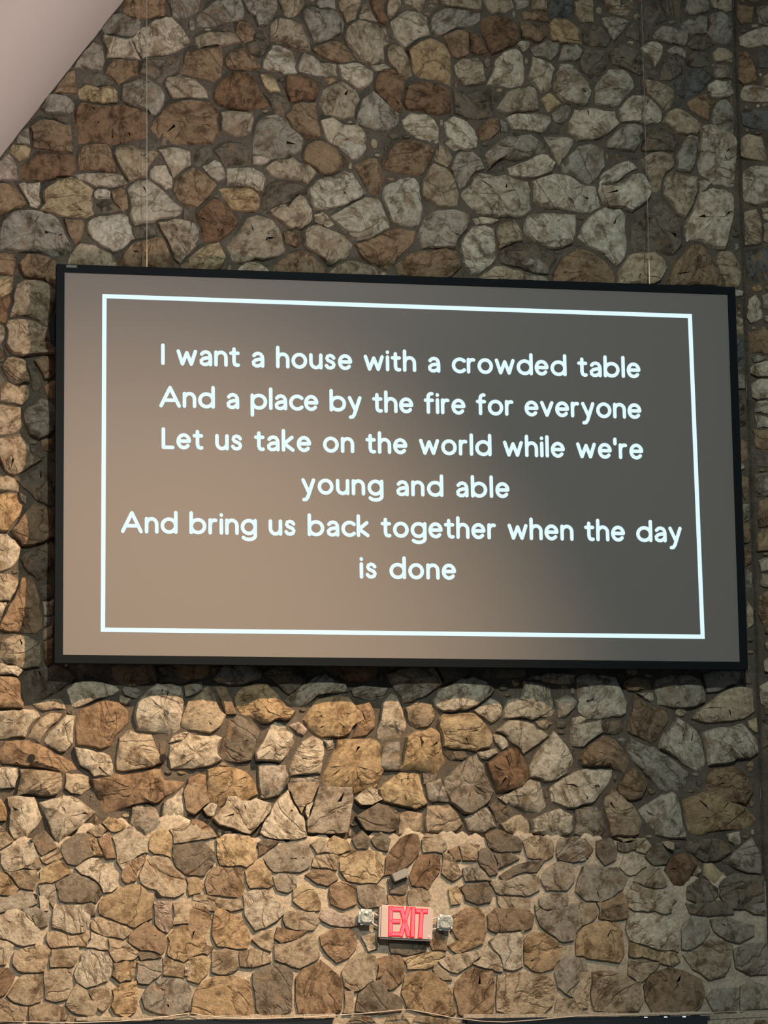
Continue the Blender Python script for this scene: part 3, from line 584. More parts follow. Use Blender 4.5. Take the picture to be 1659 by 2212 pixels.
W 620,1713 630,1733 640,1748 650,1768 658,1790 658,1805 640,1810 605,1810 580,1810 565,1798 575,1770 595,1740
T 620,1693 650,1690 683,1690 675,1720 670,1733 658,1740 650,1758 635,1735
W 660,1740 673,1735 668,1750 660,1763 658,1755
G 690,1705 715,1700 760,1700 755,1740 750,1770 745,1795 710,1798 680,1795 663,1798 665,1775 675,1740
W 775,1715 800,1698 810,1710 820,1725 800,1735 780,1735 770,1725
K 773,1765 790,1755 815,1740 845,1750 860,1765 860,1785 840,1795 790,1790
K 370,1830 405,1825 440,1825 458,1845 458,1865 440,1888 420,1890 400,1885 380,1870
R 415,1775 435,1780 450,1790 460,1805 440,1810 405,1805
Y 470,1815 490,1810 535,1810 550,1825 550,1845 545,1865 530,1870 475,1870 470,1845
B 460,1875 490,1878 520,1875 525,1890 525,1915 515,1938 480,1935 450,1930 445,1910 450,1890
O 530,1885 550,1865 565,1860 580,1885 585,1910 565,1918 540,1915 530,1905
G 570,1855 585,1835 605,1830 615,1825 640,1825 665,1835 670,1850 665,1870 645,1880 615,1883 590,1880 575,1870
T 675,1825 690,1815 705,1830 710,1840 685,1840
Y 703,1825 720,1810 745,1820 755,1835 725,1843 713,1835
T 675,1855 705,1845 730,1855 725,1875 695,1875 675,1870
Y 733,1855 760,1840 795,1840 820,1845 828,1865 823,1890 810,1905 780,1905 750,1900 735,1880
K 763,1815 780,1800 795,1815 790,1835 770,1833
K 800,1815 820,1800 838,1815 833,1835 815,1830
G 590,1895 615,1888 635,1895 635,1915 620,1925 600,1920
B 665,1890 685,1880 710,1880 723,1898 705,1910 685,1905
Y 635,1925 655,1915 675,1925 685,1945 690,1965 655,1965 635,1945
B 710,1913 740,1908 765,1920 765,1950 740,1960 715,1950
G 770,1918 805,1913 825,1923 830,1950 790,1960 770,1945
O 415,1895 425,1900 435,1915 430,1925 410,1930 405,1900
W 525,1935 550,1925 570,1923 580,1935 595,1950 605,1960 565,1970 530,1960
T 420,1938 445,1938 480,1943 515,1945 520,1960 465,1970 415,1960
K 555,1825 575,1815 595,1820 580,1833 560,1845
y 817,1705 840,1690 865,1672 905,1672 913,1700 920,1735 898,1745 860,1735 830,1728 820,1720
g 918,1690 950,1685 965,1710 970,1730 955,1733 925,1728
w 1090,1720 1110,1705 1135,1685 1165,1690 1170,1720 1178,1740 1165,1750 1140,1750 1115,1740 1095,1730
w 1080,1725 1093,1720 1100,1730 1095,1738
t 863,1760 880,1755 910,1760 910,1795 865,1798
t 925,1745 945,1738 970,1740 985,1755 995,1780 985,1790 955,1798 925,1795 920,1780
g 1005,1770 1020,1750 1040,1735 1055,1745 1065,1765 1070,1785 1045,1795 1015,1790
k 1055,1740 1075,1733 1100,1745 1110,1760 1090,1770 1075,1775 1068,1760
t 1085,1780 1100,1768 1125,1763 1145,1780 1140,1800 1110,1805 1090,1795
w 1150,1775 1180,1760 1210,1750 1235,1765 1238,1795 1220,1805 1180,1805 1153,1795
R 830,1865 845,1840 865,1815 890,1800 905,1815 900,1840 885,1860 865,1875 845,1885 830,1885
T 908,1815 920,1805 950,1808 960,1830 950,1840 915,1840
R 895,1870 905,1850 930,1845 950,1850 945,1880 930,1900 920,1918 890,1910 885,1895
T 955,1845 970,1843 980,1865 990,1890 975,1900 955,1885
T 993,1830 1005,1825 1030,1830 1025,1855 1000,1855
B 970,1840 985,1835 990,1855 980,1860
K 1030,1840 1050,1835 1065,1855 1070,1885 1055,1890 1035,1870
K 1050,1805 1070,1795 1105,1805 1123,1820 1120,1835 1080,1840 1055,1830
G 1000,1880 1025,1870 1045,1885 1055,1900 1030,1903 1005,1900
K 1070,1850 1100,1845 1113,1855 1090,1865 1075,1870
T 1130,1820 1150,1810 1180,1810 1195,1830 1190,1845 1175,1855 1140,1850
G 1200,1830 1210,1815 1245,1810 1265,1825 1260,1855 1230,1860 1205,1855
K 1080,1895 1110,1875 1140,1865 1170,1860 1155,1880 1110,1888 1085,1905
G 1060,1910 1090,1903 1130,1890 1158,1895 1160,1920 1130,1935 1090,1933 1070,1925
G 1165,1900 1180,1880 1205,1865 1230,1870 1235,1900 1220,1920 1180,1920
K 995,1920 1020,1908 1050,1908 1060,1923 1055,1945 1030,1950 1005,1940
Y 970,1925 985,1920 995,1935 990,1948 975,1950
T 880,1925 910,1920 925,1935 920,1960 885,1960
K 840,1903 875,1900 878,1925 860,1933 843,1928
B 840,1938 870,1938 865,1960 840,1960
G 1165,1945 1190,1935 1220,1935 1225,1955 1200,1965 1170,1965
T 1075,1940 1110,1938 1140,1945 1140,1965 1080,1965
t 1309,1720 1324,1703 1339,1710 1354,1730 1369,1750 1384,1775 1379,1800 1354,1808 1324,1805 1314,1780 1309,1750
w 1384,1750 1424,1725 1452,1708 1459,1725 1467,1750 1474,1775 1479,1808 1444,1808 1419,1803 1404,1780
o 1477,1730 1509,1720 1544,1705 1564,1715 1599,1735 1619,1755 1632,1770 1614,1785 1589,1788 1554,1790 1514,1800 1482,1795 1477,1765
g 1244,1750 1264,1743 1289,1745 1304,1765 1312,1790 1294,1805 1274,1805 1244,1800
w 1574,1805 1594,1800 1599,1820 1589,1830 1579,1815
k 1489,1820 1514,1815 1554,1815 1577,1825 1582,1840 1564,1855 1524,1860 1499,1845 1484,1830
r 1434,1880 1444,1860 1469,1845 1494,1845 1504,1865 1497,1880 1489,1905 1474,1915 1454,1910
w 1497,1898 1499,1883 1507,1870 1514,1880
y 1524,1868 1539,1868 1552,1885 1562,1890 1549,1905 1537,1910 1524,1890
g 1564,1858 1589,1840 1624,1815 1634,1835 1644,1860 1644,1888 1619,1885 1589,1873
T 1334,1813 1359,1810 1369,1813 1344,1820
R 1244,1815 1259,1815 1274,1835 1264,1850 1244,1855
K 1289,1820 1314,1815 1329,1830 1324,1855 1304,1865 1289,1845
K 1334,1823 1369,1820 1369,1833 1354,1840 1334,1835
T 1374,1815 1389,1815 1399,1828 1389,1840 1374,1835
K 1399,1833 1424,1825 1439,1845 1434,1865 1409,1865 1394,1850
T 1432,1820 1449,1825 1449,1833 1439,1833
W 1339,1875 1349,1850 1364,1840 1384,1855 1389,1870 1369,1885 1349,1890
G 1249,1900 1259,1875 1279,1870 1304,1880 1329,1878 1349,1895 1339,1920 1319,1940 1294,1950 1264,1945 1244,1925
T 1369,1905 1384,1885 1404,1875 1419,1880 1434,1910 1414,1920 1389,1915
W 1354,1935 1369,1910 1399,1920 1424,1925 1444,1935 1454,1945 1439,1960 1394,1970 1354,1960
O 1289,1953 1314,1943 1339,1930 1352,1940 1352,1965 1294,1970
K 1484,1915 1504,1900 1529,1905 1549,1920 1539,1945 1504,1955 1484,1940
K 1554,1905 1584,1890 1619,1895 1654,1895 1664,1940 1619,1960 1569,1960 1554,1935
W 0,1980 15,1965 35,1960 50,1970 65,1980 75,2000 85,2015 75,2035 50,2040 25,2035 0,2025 -10,2010
G 38,1955 75,1965 105,1975 100,1995 78,2005 70,1985 50,1970
W 118,1963 140,1955 175,1958 183,1970 190,1980 190,2000 180,2015 155,2018 130,2008 115,2000
G 180,1958 195,1950 205,1965 203,1975 190,1978 183,1970
T 195,1993 210,1985 240,1990 270,2003 280,2013 265,2025 240,2023 215,2015 198,2003
P 330,1950 368,1950 370,1995 360,2010 340,2005 335,1975
B 280,2025 295,2010 315,1995 330,2005 345,2018 360,2030 355,2050 345,2058 315,2053 290,2040 280,2033
T 375,1955 415,1950 445,1960 445,1980 415,1990 375,1993
O 365,2025 380,2008 400,2000 420,2005 440,2020 440,2050 420,2065 395,2075 375,2070 363,2060
T 105,2018 125,2013 150,2023 175,2020 190,2015 195,2025 185,2040 160,2040 140,2045 110,2045 103,2030
T 235,2030 250,2030 275,2043 295,2060 280,2075 250,2075 240,2060
W 200,2020 228,2030 230,2048 215,2053 190,2043
K 300,2060 325,2058 343,2065 330,2070 305,2070
W -10,2030 15,2033 25,2043 20,2060 10,2080 -10,2080
T 33,2060 60,2050 95,2045 105,2055 100,2075 93,2095 65,2100 40,2093 30,2080
T 113,2055 140,2050 165,2050 168,2075 150,2085 110,2085 105,2075
W 170,2085 178,2063 195,2053 220,2055 238,2075 240,2095 230,2115 205,2125 185,2130 168,2120 163,2105
O 248,2085 270,2075 290,2080 290,2100 280,2115 260,2118 245,2105
R -10,2095 15,2095 28,2110 28,2123 15,2145 -10,2150
T 28,2128 50,2110 85,2108 90,2135 85,2160 60,2168 30,2165 18,2150
T 98,2103 130,2093 150,2100 150,2125 140,2155 120,2160 100,2155 95,2130
T 150,2155 165,2130 185,2143 200,2163 210,2170 200,2190 165,2190 145,2170
T 195,2140 225,2133 240,2143 240,2165 220,2180 205,2170 190,2145
O 245,2140 270,2123 290,2123 293,2145 290,2180 270,2195 250,2185 243,2170
G 298,2080 320,2075 345,2080 345,2100 320,2125 300,2120 295,2100
T 353,2075 380,2078 400,2090 393,2108 355,2103
W 398,2085 410,2070 420,2080 420,2110 400,2105
G 318,2135 340,2118 370,2115 400,2120 410,2145 405,2180 375,2190 340,2185 315,2175 308,2155
T -10,2160 20,2165 40,2175 55,2180 50,2200 -10,2205
T 65,2180 95,2170 135,2180 140,2200 65,2205
T 150,2195 185,2200 175,2210 145,2208
B 415,1955 445,1950 450,1975 450,1995 440,2015 425,2040 405,2045 405,1965
O 465,1963 480,1958 490,1975 520,1988 530,2010 535,2030 530,2045 500,2045 470,2040 460,2020 463,1985
W 530,1960 550,1945 580,1945 600,1955 610,1970 595,1985 570,2000 550,2005 540,1990 530,1975
T 610,1975 640,1970 675,1975 685,1990 675,2005 645,2010 618,1998
P 688,1983 695,1970 715,1968 730,1978 770,1983 770,1995 745,2000 715,1995
T 548,2030 565,2015 585,2013 585,2035 580,2050 563,2043
B 600,2008 630,2015 660,2010 645,2028 605,2038 595,2025
T 595,2045 625,2035 655,2023 675,2020 683,2040 685,2065 670,2080 645,2088 615,2080 595,2070
B 693,2025 720,2010 750,2008 763,2020 765,2045 750,2065 725,2075 708,2060 695,2040
T 740,2100 755,2078 780,2060 805,2068 815,2085 805,2115 785,2133 760,2138 745,2128
T 460,2060 485,2053 510,2058 510,2090 490,2103 460,2098
T 518,2060 545,2053 575,2063 580,2075 545,2085 520,2083
Y 405,2070 435,2065 450,2075 445,2100 425,2120 405,2115
T 415,2045 430,2043 455,2048 445,2058 415,2058
O 415,2155 435,2125 465,2113 500,2110 535,2123 543,2135 545,2188 530,2195 465,2193 415,2185
K 548,2105 565,2093 590,2085 615,2088 628,2105 625,2145 625,2180 600,2190 570,2195 555,2180 548,2150
B 640,2115 650,2100 675,2083 690,2078 705,2090 725,2108 735,2125 738,2180 710,2188 645,2185 640,2155
T 745,2145 758,2145 755,2185 743,2185
K 775,2150 795,2123 825,2118 835,2135 835,2183 790,2185 770,2180
W 785,2025 805,2020 810,2045 795,2050
B 815,2075 835,2070 840,2105 815,2110
B 980,1980 1005,1965 1030,1965 1045,1985 1045,2010 1040,2030 1020,2040 990,2030 975,2005
B 1053,1980 1070,1965 1100,1960 1130,1965 1148,1980 1145,2000 1120,2010 1080,2013 1050,2005
O 970,2045 990,2035 1015,2023 1038,2020 1038,2035 1015,2045 985,2058
W 943,2075 970,2070 995,2063 1025,2058 1033,2065 1015,2080 985,2098 965,2095
W 1023,2083 1040,2068 1050,2048 1073,2063 1083,2085 1080,2095 1050,2093
W 1058,2035 1075,2020 1100,2015 1125,2015 1123,2050 1123,2085 1105,2093 1088,2090 1078,2065 1063,2050
O 1130,2030 1150,2018 1175,2018 1195,2028 1208,2045 1205,2070 1190,2090 1155,2100 1133,2080 1128,2055
G 1155,1960 1180,1970 1200,1960 1245,1955 1250,2000 1235,2028 1205,2033 1185,2015 1165,1995
G 1208,2075 1225,2070 1260,2070 1260,2145 1230,2150 1205,2130 1198,2100
Y 870,2073 895,2068 915,2063 945,2058 955,2063 940,2080 915,2090 880,2090
B 930,2020 950,2015 958,2035 958,2050 935,2050 928,2035
K 840,2038 880,2038 915,2043 915,2050 880,2060 845,2055
O 875,2110 905,2100 940,2105 958,2125 973,2150 983,2185 955,2195 915,2185 880,2175 868,2145
B 830,2070 860,2065 870,2085 865,2115 840,2140 820,2130
K 820,2148 840,2145 863,2160 863,2180 820,2185
B 985,2125 1005,2103 1020,2093 1060,2098 1063,2130 1060,2185 1005,2193 990,2188 980,2155
T 1075,2110 1100,2105 1140,2103 1180,2110 1195,2135 1188,2170 1165,2190 1110,2193 1073,2180 1070,2145
T 1203,2163 1230,2158 1255,2163 1255,2188 1198,2190
T 935,2085 960,2100 968,2115 955,2118 938,2105
T 840,2198 865,2198 880,2210 830,2215
T 900,2198 955,2203 995,2215 890,2215
T 1244,1955 1284,1950 1289,1975 1269,1990 1244,2000
B 1294,1960 1319,1950 1354,1950 1349,1980 1319,1985 1294,1980
O 1244,2015 1269,2000 1304,1993 1329,1998 1339,2015 1342,2060 1334,2075 1294,2070 1244,2063
W 1359,1980 1384,1973 1414,1975 1444,1988 1459,2005 1464,2035 1459,2053 1429,2053 1394,2043 1359,2028 1352,2005
Y 1359,2040 1394,2050 1424,2060 1454,2060 1462,2075 1449,2083 1414,2075 1384,2065 1359,2063
W 1404,1965 1424,1950 1444,1950 1444,1968 1424,1973
G 1474,2000 1494,1983 1519,1985 1527,2010 1512,2033 1489,2050 1472,2048 1469,2025
G 1534,1990 1564,1985 1594,1995 1622,2003 1622,2018 1594,2033 1567,2028 1542,2010
T 1477,2065 1504,2050 1534,2033 1554,2033 1577,2045 1572,2080 1559,2105 1529,2113 1514,2100 1494,2090
G 1584,2055 1609,2043 1664,2038 1664,2100 1619,2103 1589,2088
T 1359,2080 1384,2073 1419,2083 1399,2103 1374,2123 1357,2105
T 1279,2103 1314,2100 1349,2110 1379,2125 1384,2160 1374,2180 1319,2183 1284,2180 1272,2145
T 1244,2088 1264,2098 1274,2120 1264,2175 1244,2185 1234,2150
B 1387,2130 1409,2105 1444,2093 1479,2103 1509,2118 1517,2145 1509,2170 1489,2185 1409,2185 1394,2160
G 1527,2155 1539,2140 1587,2138 1589,2160 1584,2180 1539,2180
G 1599,2133 1624,2123 1664,2138 1664,2173 1599,2178
K 1484,1955 1519,1950 1574,1950 1579,1970 1519,1975 1489,1970
G 1599,1955 1664,1950 1664,1973 1624,1970
t 38,619 53,611 76,608 95,610 110,623 118,630 116,661 110,672 108,695 103,701 84,693 68,684 49,682 34,684 19,686 23,668 30,653 34,634
t 15,691 27,689 57,689 65,693 84,701 95,710 110,712 116,733 120,752 120,760 84,762 49,767 27,765 17,756 15,729 19,714 15,703
r 0,638 19,638 23,653 15,676 8,695 0,691
g -6,703 4,706 10,718 8,733 -6,741
k 0,742 11,748 11,767 4,782 -6,779
t 8,790 11,779 27,771 46,773 53,782 57,798 65,813 61,824 42,830 23,824 19,813 13,801
b 80,779 95,771 114,775 120,786 120,805 110,818 99,817 91,805 84,794
t 4,834 15,828 27,830 42,838 57,832 63,843 57,862 46,872 19,870 4,862
k 61,790 72,786 82,798 87,828 87,855 76,843 68,820
b 99,836 110,824 120,824 120,860 103,855
t -6,877 19,876 42,881 46,896 46,927 27,931 0,936 -6,934
g 57,885 76,877 91,862 99,860 118,877 120,904 118,923 103,938 84,946 68,938 61,923 49,900
b 93,953 103,950 114,950 118,961 110,972 95,969
t -6,950 19,946 42,940 53,957 65,976 76,988 84,995 68,1007 46,1022 19,1026 8,1003 0,988
k 65,969 80,976 91,988 84,991 72,986
k 34,1035 57,1024 87,1005 114,1016 114,1047 118,1077 114,1088 95,1088 80,1077 65,1058 49,1047
t -6,1035 15,1031 30,1037 42,1048 38,1058 15,1060 -6,1056
o 8,1068 23,1064 34,1069 42,1085 46,1092 38,1115 27,1132 15,1144 4,1144 -6,1134 -6,1077
w 46,1066 53,1073 51,1085 46,1081
b 23,1145 38,1130 53,1115 68,1100 76,1088 95,1092 114,1111 118,1134 118,1157 95,1168 68,1176 49,1176 34,1164
w -6,1157 15,1157 34,1166 42,1183 36,1206 23,1223 0,1231 -6,1229
k 46,1206 65,1191 95,1183 114,1170 116,1191 116,1233 110,1248 87,1256 72,1244 57,1225
t -6,1242 15,1242 34,1250 42,1259 34,1278 19,1296 -6,1297
b 38,1269 49,1250 65,1244 72,1263 80,1282 87,1316 93,1339 91,1356 76,1364 49,1362 19,1362 0,1360 8,1339 19,1316 30,1294
k 89,1269 110,1263 114,1286 106,1297 93,1294
w 93,1301 114,1299 114,1328 97,1328
w -6,1305 11,1305 8,1320 -6,1335
g 99,1337 114,1335 112,1351 99,1351
t 4,1387 23,1379 42,1373 61,1379 76,1387 86,1394 89,1427 86,1442 38,1442 15,1430 4,1419
t 97,1358 112,1354 110,1373 97,1377
b 97,1387 112,1383 110,1430 103,1442 97,1427
w -4,1436 38,1438 46,1449 38,1457 -4,1457
t 1592,687 1602,691 1606,718 1592,718
s 1592,725 1604,729 1608,760 1608,790 1594,798
g 1596,809 1606,813 1608,836 1598,836
k 1598,858 1613,862 1615,885 1600,904
k 1600,912 1613,904 1615,927 1602,942
b 1602,953 1613,957 1611,988 1602,995
w 1623,649 1632,642 1644,657 1644,687 1625,697 1619,687
g 1649,642 1663,638 1663,668 1651,665
b 1619,722 1636,718 1651,710 1663,725 1663,763 1636,762 1621,760
g 1628,775 1640,767 1655,775 1647,782 1632,780
w 1625,798 1632,790 1651,782 1663,784 1663,811 1636,811 1626,805
w 1628,832 1644,824 1663,822 1663,858 1640,862 1630,858 1628,847
w 1632,881 1640,870 1663,870 1663,896 1644,893 1634,889
w 1636,900 1647,898 1663,908 1663,923 1640,923
b 1634,931 1663,927 1663,972 1636,965
k 1636,980 1663,988 1663,1007 1640,1003
b 1606,1031 1617,1035 1619,1062 1609,1073 1604,1050
g 1608,1092 1619,1092 1621,1119 1609,1123
b 1609,1130 1623,1134 1625,1164 1611,1172
b 1611,1187 1625,1191 1626,1214 1613,1218
g 1615,1233 1626,1240 1628,1267 1617,1267
t 1617,1305 1625,1316 1626,1347 1619,1354
g 1636,1028 1663,1024 1663,1069 1638,1071 1634,1050
b 1644,1085 1663,1077 1663,1134 1644,1138
o 1640,1149 1663,1145 1663,1187 1640,1187
w 1644,1214 1663,1208 1663,1231 1647,1231
t 1647,1244 1663,1244 1663,1267 1647,1263
b 1647,1290 1663,1278 1663,1343 1651,1347 1644,1328
t 1655,1392 1663,1381 1663,1408"""
TINT = dict(w=(.52, .48, .40), g=(.33, .31, .27), t=(.41, .35, .265), b=(.285, .205, .135), r=(.215, .135, .083),
            y=(.48, .395, .255), o=(.42, .315, .19), k=(.165, .145, .118), p=(.47, .40, .36), s=(.125, .135, .14))
rng = random.Random(7)

def resample(poly, target):
    """outline with extra, slightly irregular points along its long edges"""
    out = []; n = len(poly)
    for i in range(n):
        a = np.array(poly[i]); b = np.array(poly[(i + 1) % n]); d = b - a; L = np.hypot(*d)
        out.append(a); k = max(0, int(round(L / target)) - 1)
        nrm = np.array([-d[1], d[0]]) / (L + 1e-9)
        for j in range(1, k + 1):
            out.append(a + d * (j + rng.uniform(-.2, .2)) / (k + 1) + nrm * rng.uniform(-.07, .07) * target)
    # soften the corners a little
    P = np.array(out)
    return P * .97 + .015 * (np.roll(P, 1, 0) + np.roll(P, -1, 0))
def stone_mesh(poly, h, base, flat=False):
    """returns points (s, z, height) and faces of one irregular stone lying on the wall"""
    P = np.array(poly)
    c = P.mean(0); n = len(P)
    size = math.sqrt(abs(np.sum(P[:, 0] * np.roll(P[:, 1], -1) - P[:, 1] * np.roll(P[:, 0], -1))) / 2)
    tx, tz = rng.uniform(-.22, .22), rng.uniform(-.20, .26)
    if flat: tx *= .25; tz *= .25
    # two or three broken facets
    fac = []
    for _ in range(rng.randint(2, 3)):
        a = rng.uniform(0, 2 * math.pi); fac.append((math.cos(a), math.sin(a), rng.uniform(.05, .30) * size, rng.uniform(.35, .8)))
    def hh(p, k):
        d = p - c
        z = h * k + (d[0] * tx + d[1] * tz) * .5 * k
        for ax, az, off, s in fac:
            q = d[0] * ax + d[1] * az - off
            if q > 0: z -= q * s * (.12 if flat else .45)
        return max(z + rng.uniform(-.10, .10) * h * k, base + h * .2 * k)
    rings = [(1.0, None), (.985, .45), (.93, .80), (.70, .98), (.36, 1.05)]
    v = []; f = []
    for s_, k in rings:
        for p in P:
            q = c + (p - c) * s_
            if 0 < s_ < .9: q = q + np.array([rng.uniform(-1, 1), rng.uniform(-1, 1)]) * .012 * size / .2
            v.append((q[0], q[1], base - .02 if k is None else base + hh(q, k)))
    for r in range(len(rings) - 1):
        for i in range(n):
            j = (i + 1) % n
            f.append((r * n + i, r * n + j, (r + 1) * n + j, (r + 1) * n + i))
    v.append((c[0], c[1], base + hh(c, 1.0))); m_ = len(v) - 1; o = (len(rings) - 1) * n
    for i in range(n): f.append((o + i, o + (i + 1) % n, m_))
    A = np.sum(P[:, 0] * np.roll(P[:, 1], -1) - P[:, 1] * np.roll(P[:, 0], -1))
    if A < 0: f = [q[::-1] for q in f]
    return v, f, c
FRAMES = {'back': (np.array([0., 0, 0]), np.array([1., 0, 0]), np.array([0, -1., 0])),
          'right': (O_R, T_R, N_R)}
def to_world(v, wall):
    O, T, N = FRAMES[wall]
    return [tuple(O + T * s + N * h + np.array([0, 0, z])) for s, z, h in v]
def set_attrs(me, tints, seeds):
    a = me.attributes.new('tint', 'FLOAT_COLOR', 'POINT'); a.data.foreach_set('color', np.array(tints, 'f').ravel())
    b = me.attributes.new('seed', 'FLOAT_VECTOR', 'POINT'); b.data.foreach_set('vector', np.array(seeds, 'f').ravel())
def tint_of(code, low=False):
    t = TINT[code]
    if low: t = tuple(a * .84 + b * .16 for a, b in zip(t, (.42, .37, .30)))
    k = rng.uniform(.88, 1.14); w = rng.uniform(-.03, .03)
    return (t[0] * k * (1 + w), t[1] * k, t[2] * k * (1 - w), 1.0)
def smooth_angle(o):
    me = o.data; me.polygons.foreach_set('use_smooth', [True] * len(me.polygons))
    try: me.set_sharp_from_angle(angle=math.radians(30))
    except Exception: pass
def add_stone(st, parent):
    v, f, c = stone_mesh(st['poly'], st['h'], st['base'], st['low'])
    wv = to_world(v, st['wall']); loc = to_world([(c[0], c[1], st['base'])], st['wall'])[0]
    o = link('stone', wv, f, M_STONE, parent, False, loc)
    t = tint_of(st['c'], st['low']); s = (rng.uniform(0, 60), rng.uniform(0, 60), rng.uniform(0, 60))
    set_attrs(o.data, [t] * len(v), [s] * len(v)); smooth_angle(o)
    return o
def add_stuff(lst, parent, name):
    V = []; F = []; Tn = []; Sd = []
    for st in lst:
        v, f, c = stone_mesh(st['poly'], st['h'], st['base'], st['low'])
        n0 = len(V); V += to_world(v, st['wall']); F += [tuple(n0 + i for i in q) for q in f]
        t = tint_of(st['c'], st['low']); s = (rng.uniform(0, 60), rng.uniform(0, 60), rng.uniform(0, 60))
        Tn += [t] * len(v); Sd += [s] * len(v)
    if not V: return
    o = link(name, V, F, M_STONE, parent, False, tuple(np.array(V).mean(0)))
    set_attrs(o.data, Tn, Sd); smooth_angle(o); o['kind'] = 'stuff'
    return o

def parea(p):
    p = np.array(p); return abs(np.sum(p[:, 0] * np.roll(p[:, 1], -1) - p[:, 1] * np.roll(p[:, 0], -1))) / 2
stones = []
for ln in STONES.split('\n'):
    w_ = ln.split()
    if len(w_) < 4: continue
    code = w_[0]; px = [tuple(map(float, q.split(','))) for q in w_[1:]]
    low = code.isupper(); code = code.lower()
    cx = sum(p[0] for p in px) / len(px); cy = sum(p[1] for p in px) / len(px)
    edge = lambda y: 1583 + .038 * y
    if cx > edge(cy) and cy < 1900:
        poly = [on_right(max(u, edge(v) + 2), v) for u, v in px]; wall = 'right'
    else:
        poly = []
        for u, v in px:
            q = on_y(min(u, edge(v) - 2), v, -.02); poly.append((q[0], q[2]))
        wall = 'back'
    sz = math.sqrt(parea(poly))
    h = min(.062, .018 + sz * .22) * rng.uniform(.8, 1.15)
    base = 0.0
    if code in 'ks' and not low: h *= .6
    if low: base, h = .028, h * .22 + .003
    stones.append(dict(c=code, poly=poly, wall=wall, low=low, h=h, base=base, a=parea(poly)))

# lower edge of the recessed dark mortar: below it the older masonry is flush pointed in pale mortar
BOUND = [(-400, 1822), (0, 1818), (70, 1815), (110, 1822), (150, 1800), (190, 1782), (215, 1795), (260, 1778), (320, 1768),
         (400, 1770), (440, 1800), (480, 1805), (560, 1806), (640, 1812), (720, 1812), (790, 1808), (830, 1797), (900, 1800),
         (980, 1805), (1050, 1800), (1130, 1806), (1200, 1806), (1300, 1812), (1380, 1818), (1420, 1870), (1470, 1905), (1560, 1900), (1700, 1900)]
BX = [on_y(u, v)[0] for u, v in BOUND]; BZ = [on_y(u, v)[2] for u, v in BOUND]
def bound_z(x): return float(np.interp(x, BX, BZ)) + .022 * math.sin(x * 23 + 2 * math.sin(x * 7.3)) + .012 * math.sin(x * 61 + 1.5 * math.sin(x * 17))
def fbm(x, z, s=1.0):
    return (math.sin(x * 9.1 * s + 1.3 * math.sin(z * 7.7 * s)) * .5 + math.sin(z * 13.3 * s + 1.7 * math.sin(x * 11.9 * s + 2)) * .3 + math.sin((x + z) * 31 * s) * .2)

CA, CB = on_y(268, 0), on_y(0, 340)         # the line in which the sloping ceiling meets the wall
CSL = (CA[2] - CB[2]) / (CA[0] - CB[0])
def ceil_z(x): return CB[2] + (x - CB[0]) * CSL
X0, X1, ZT = -4.2, CORNER_X, Z0 + 4.3

# ------------------------------------------------------------------ structure
def grid_wall(name, xs, zlo, zhi, depth, mat_, wall='back', nz=90):
    v = []; f = []; nx = len(xs)
    for i, x in enumerate(xs):
        a, b = zlo(x), zhi(x)
        for j in range(nz + 1):
            z = a + (b - a) * j / nz
            v.append((x, z, depth + (.004 if mat_ is M_MORTAR_L else .008) * fbm(x, z) + rng.uniform(-.002, .002)))
    for i in range(nx - 1):
        for j in range(nz):
            a = i * (nz + 1) + j; f.append((a, a + nz + 1, a + nz + 2, a + 1))
    o = link(name, to_world(v, wall), f, mat_, None, True)
    # give the wall a back, so that it is a slab and not a sheet
    md = o.modifiers.new('thickness', 'SOLIDIFY'); md.thickness = .25; md.offset = -1
    return o
xs = list(np.linspace(X0, X1, 330))
wall_back = grid_wall('wall_back', xs, lambda x: bound_z(x) - .02, lambda x: min(ZT, ceil_z(x) + .01) if ceil_z(x) > bound_z(x) + .3 else bound_z(x) + .3, .004, M_MORTAR)
tag(wall_back, 'upper stone wall of irregular field stones in recessed dark mortar', kind='structure')
wall_base = grid_wall('wall_base', xs, lambda x: Z0 - 4.85, lambda x: bound_z(x), .036, M_MORTAR_L, nz=110)
tag(wall_base, 'lower stone wall of flush stones in smeared pale mortar', kind='structure')
wall_right = grid_wall('wall_right', list(np.linspace(0.0, .9, 30)), lambda x: Z0 - 4.85, lambda x: ZT, .004, M_MORTAR, 'right')
tag(wall_right, 'narrow stone wall turning forward at the right edge', kind='structure')
cv = []
x_a, x_b = X0, 2.2
for y in (0.0, -19.0):
    for x in (x_a, x_b): cv.append((x, y, ceil_z(x)))
dz = Vector((-CSL, 0, 1)).normalized() * .12
cv += [tuple(Vector(p) + dz) for p in cv]
ceiling = link('ceiling', cv, [(0, 1, 3, 2), (4, 6, 7, 5), (0, 4, 5, 1), (2, 3, 7, 6), (0, 2, 6, 4), (1, 5, 7, 3)], M_CEIL)
tag(ceiling, 'smooth pale sloping ceiling at the upper left', kind='structure')
floor = link('floor', [(-9, -20, 0), (9, -20, 0), (9, .2, 0), (-9, .2, 0), (-9, -20, -.1), (9, -20, -.1), (9, .2, -.1), (-9, .2, -.1)],
             [(0, 1, 2, 3), (7, 6, 5, 4), (0, 4, 5, 1), (1, 5, 6, 2), (2, 6, 7, 3), (3, 7, 4, 0)], M_FLOOR)
tag(floor, 'dark carpeted hall floor', kind='structure')

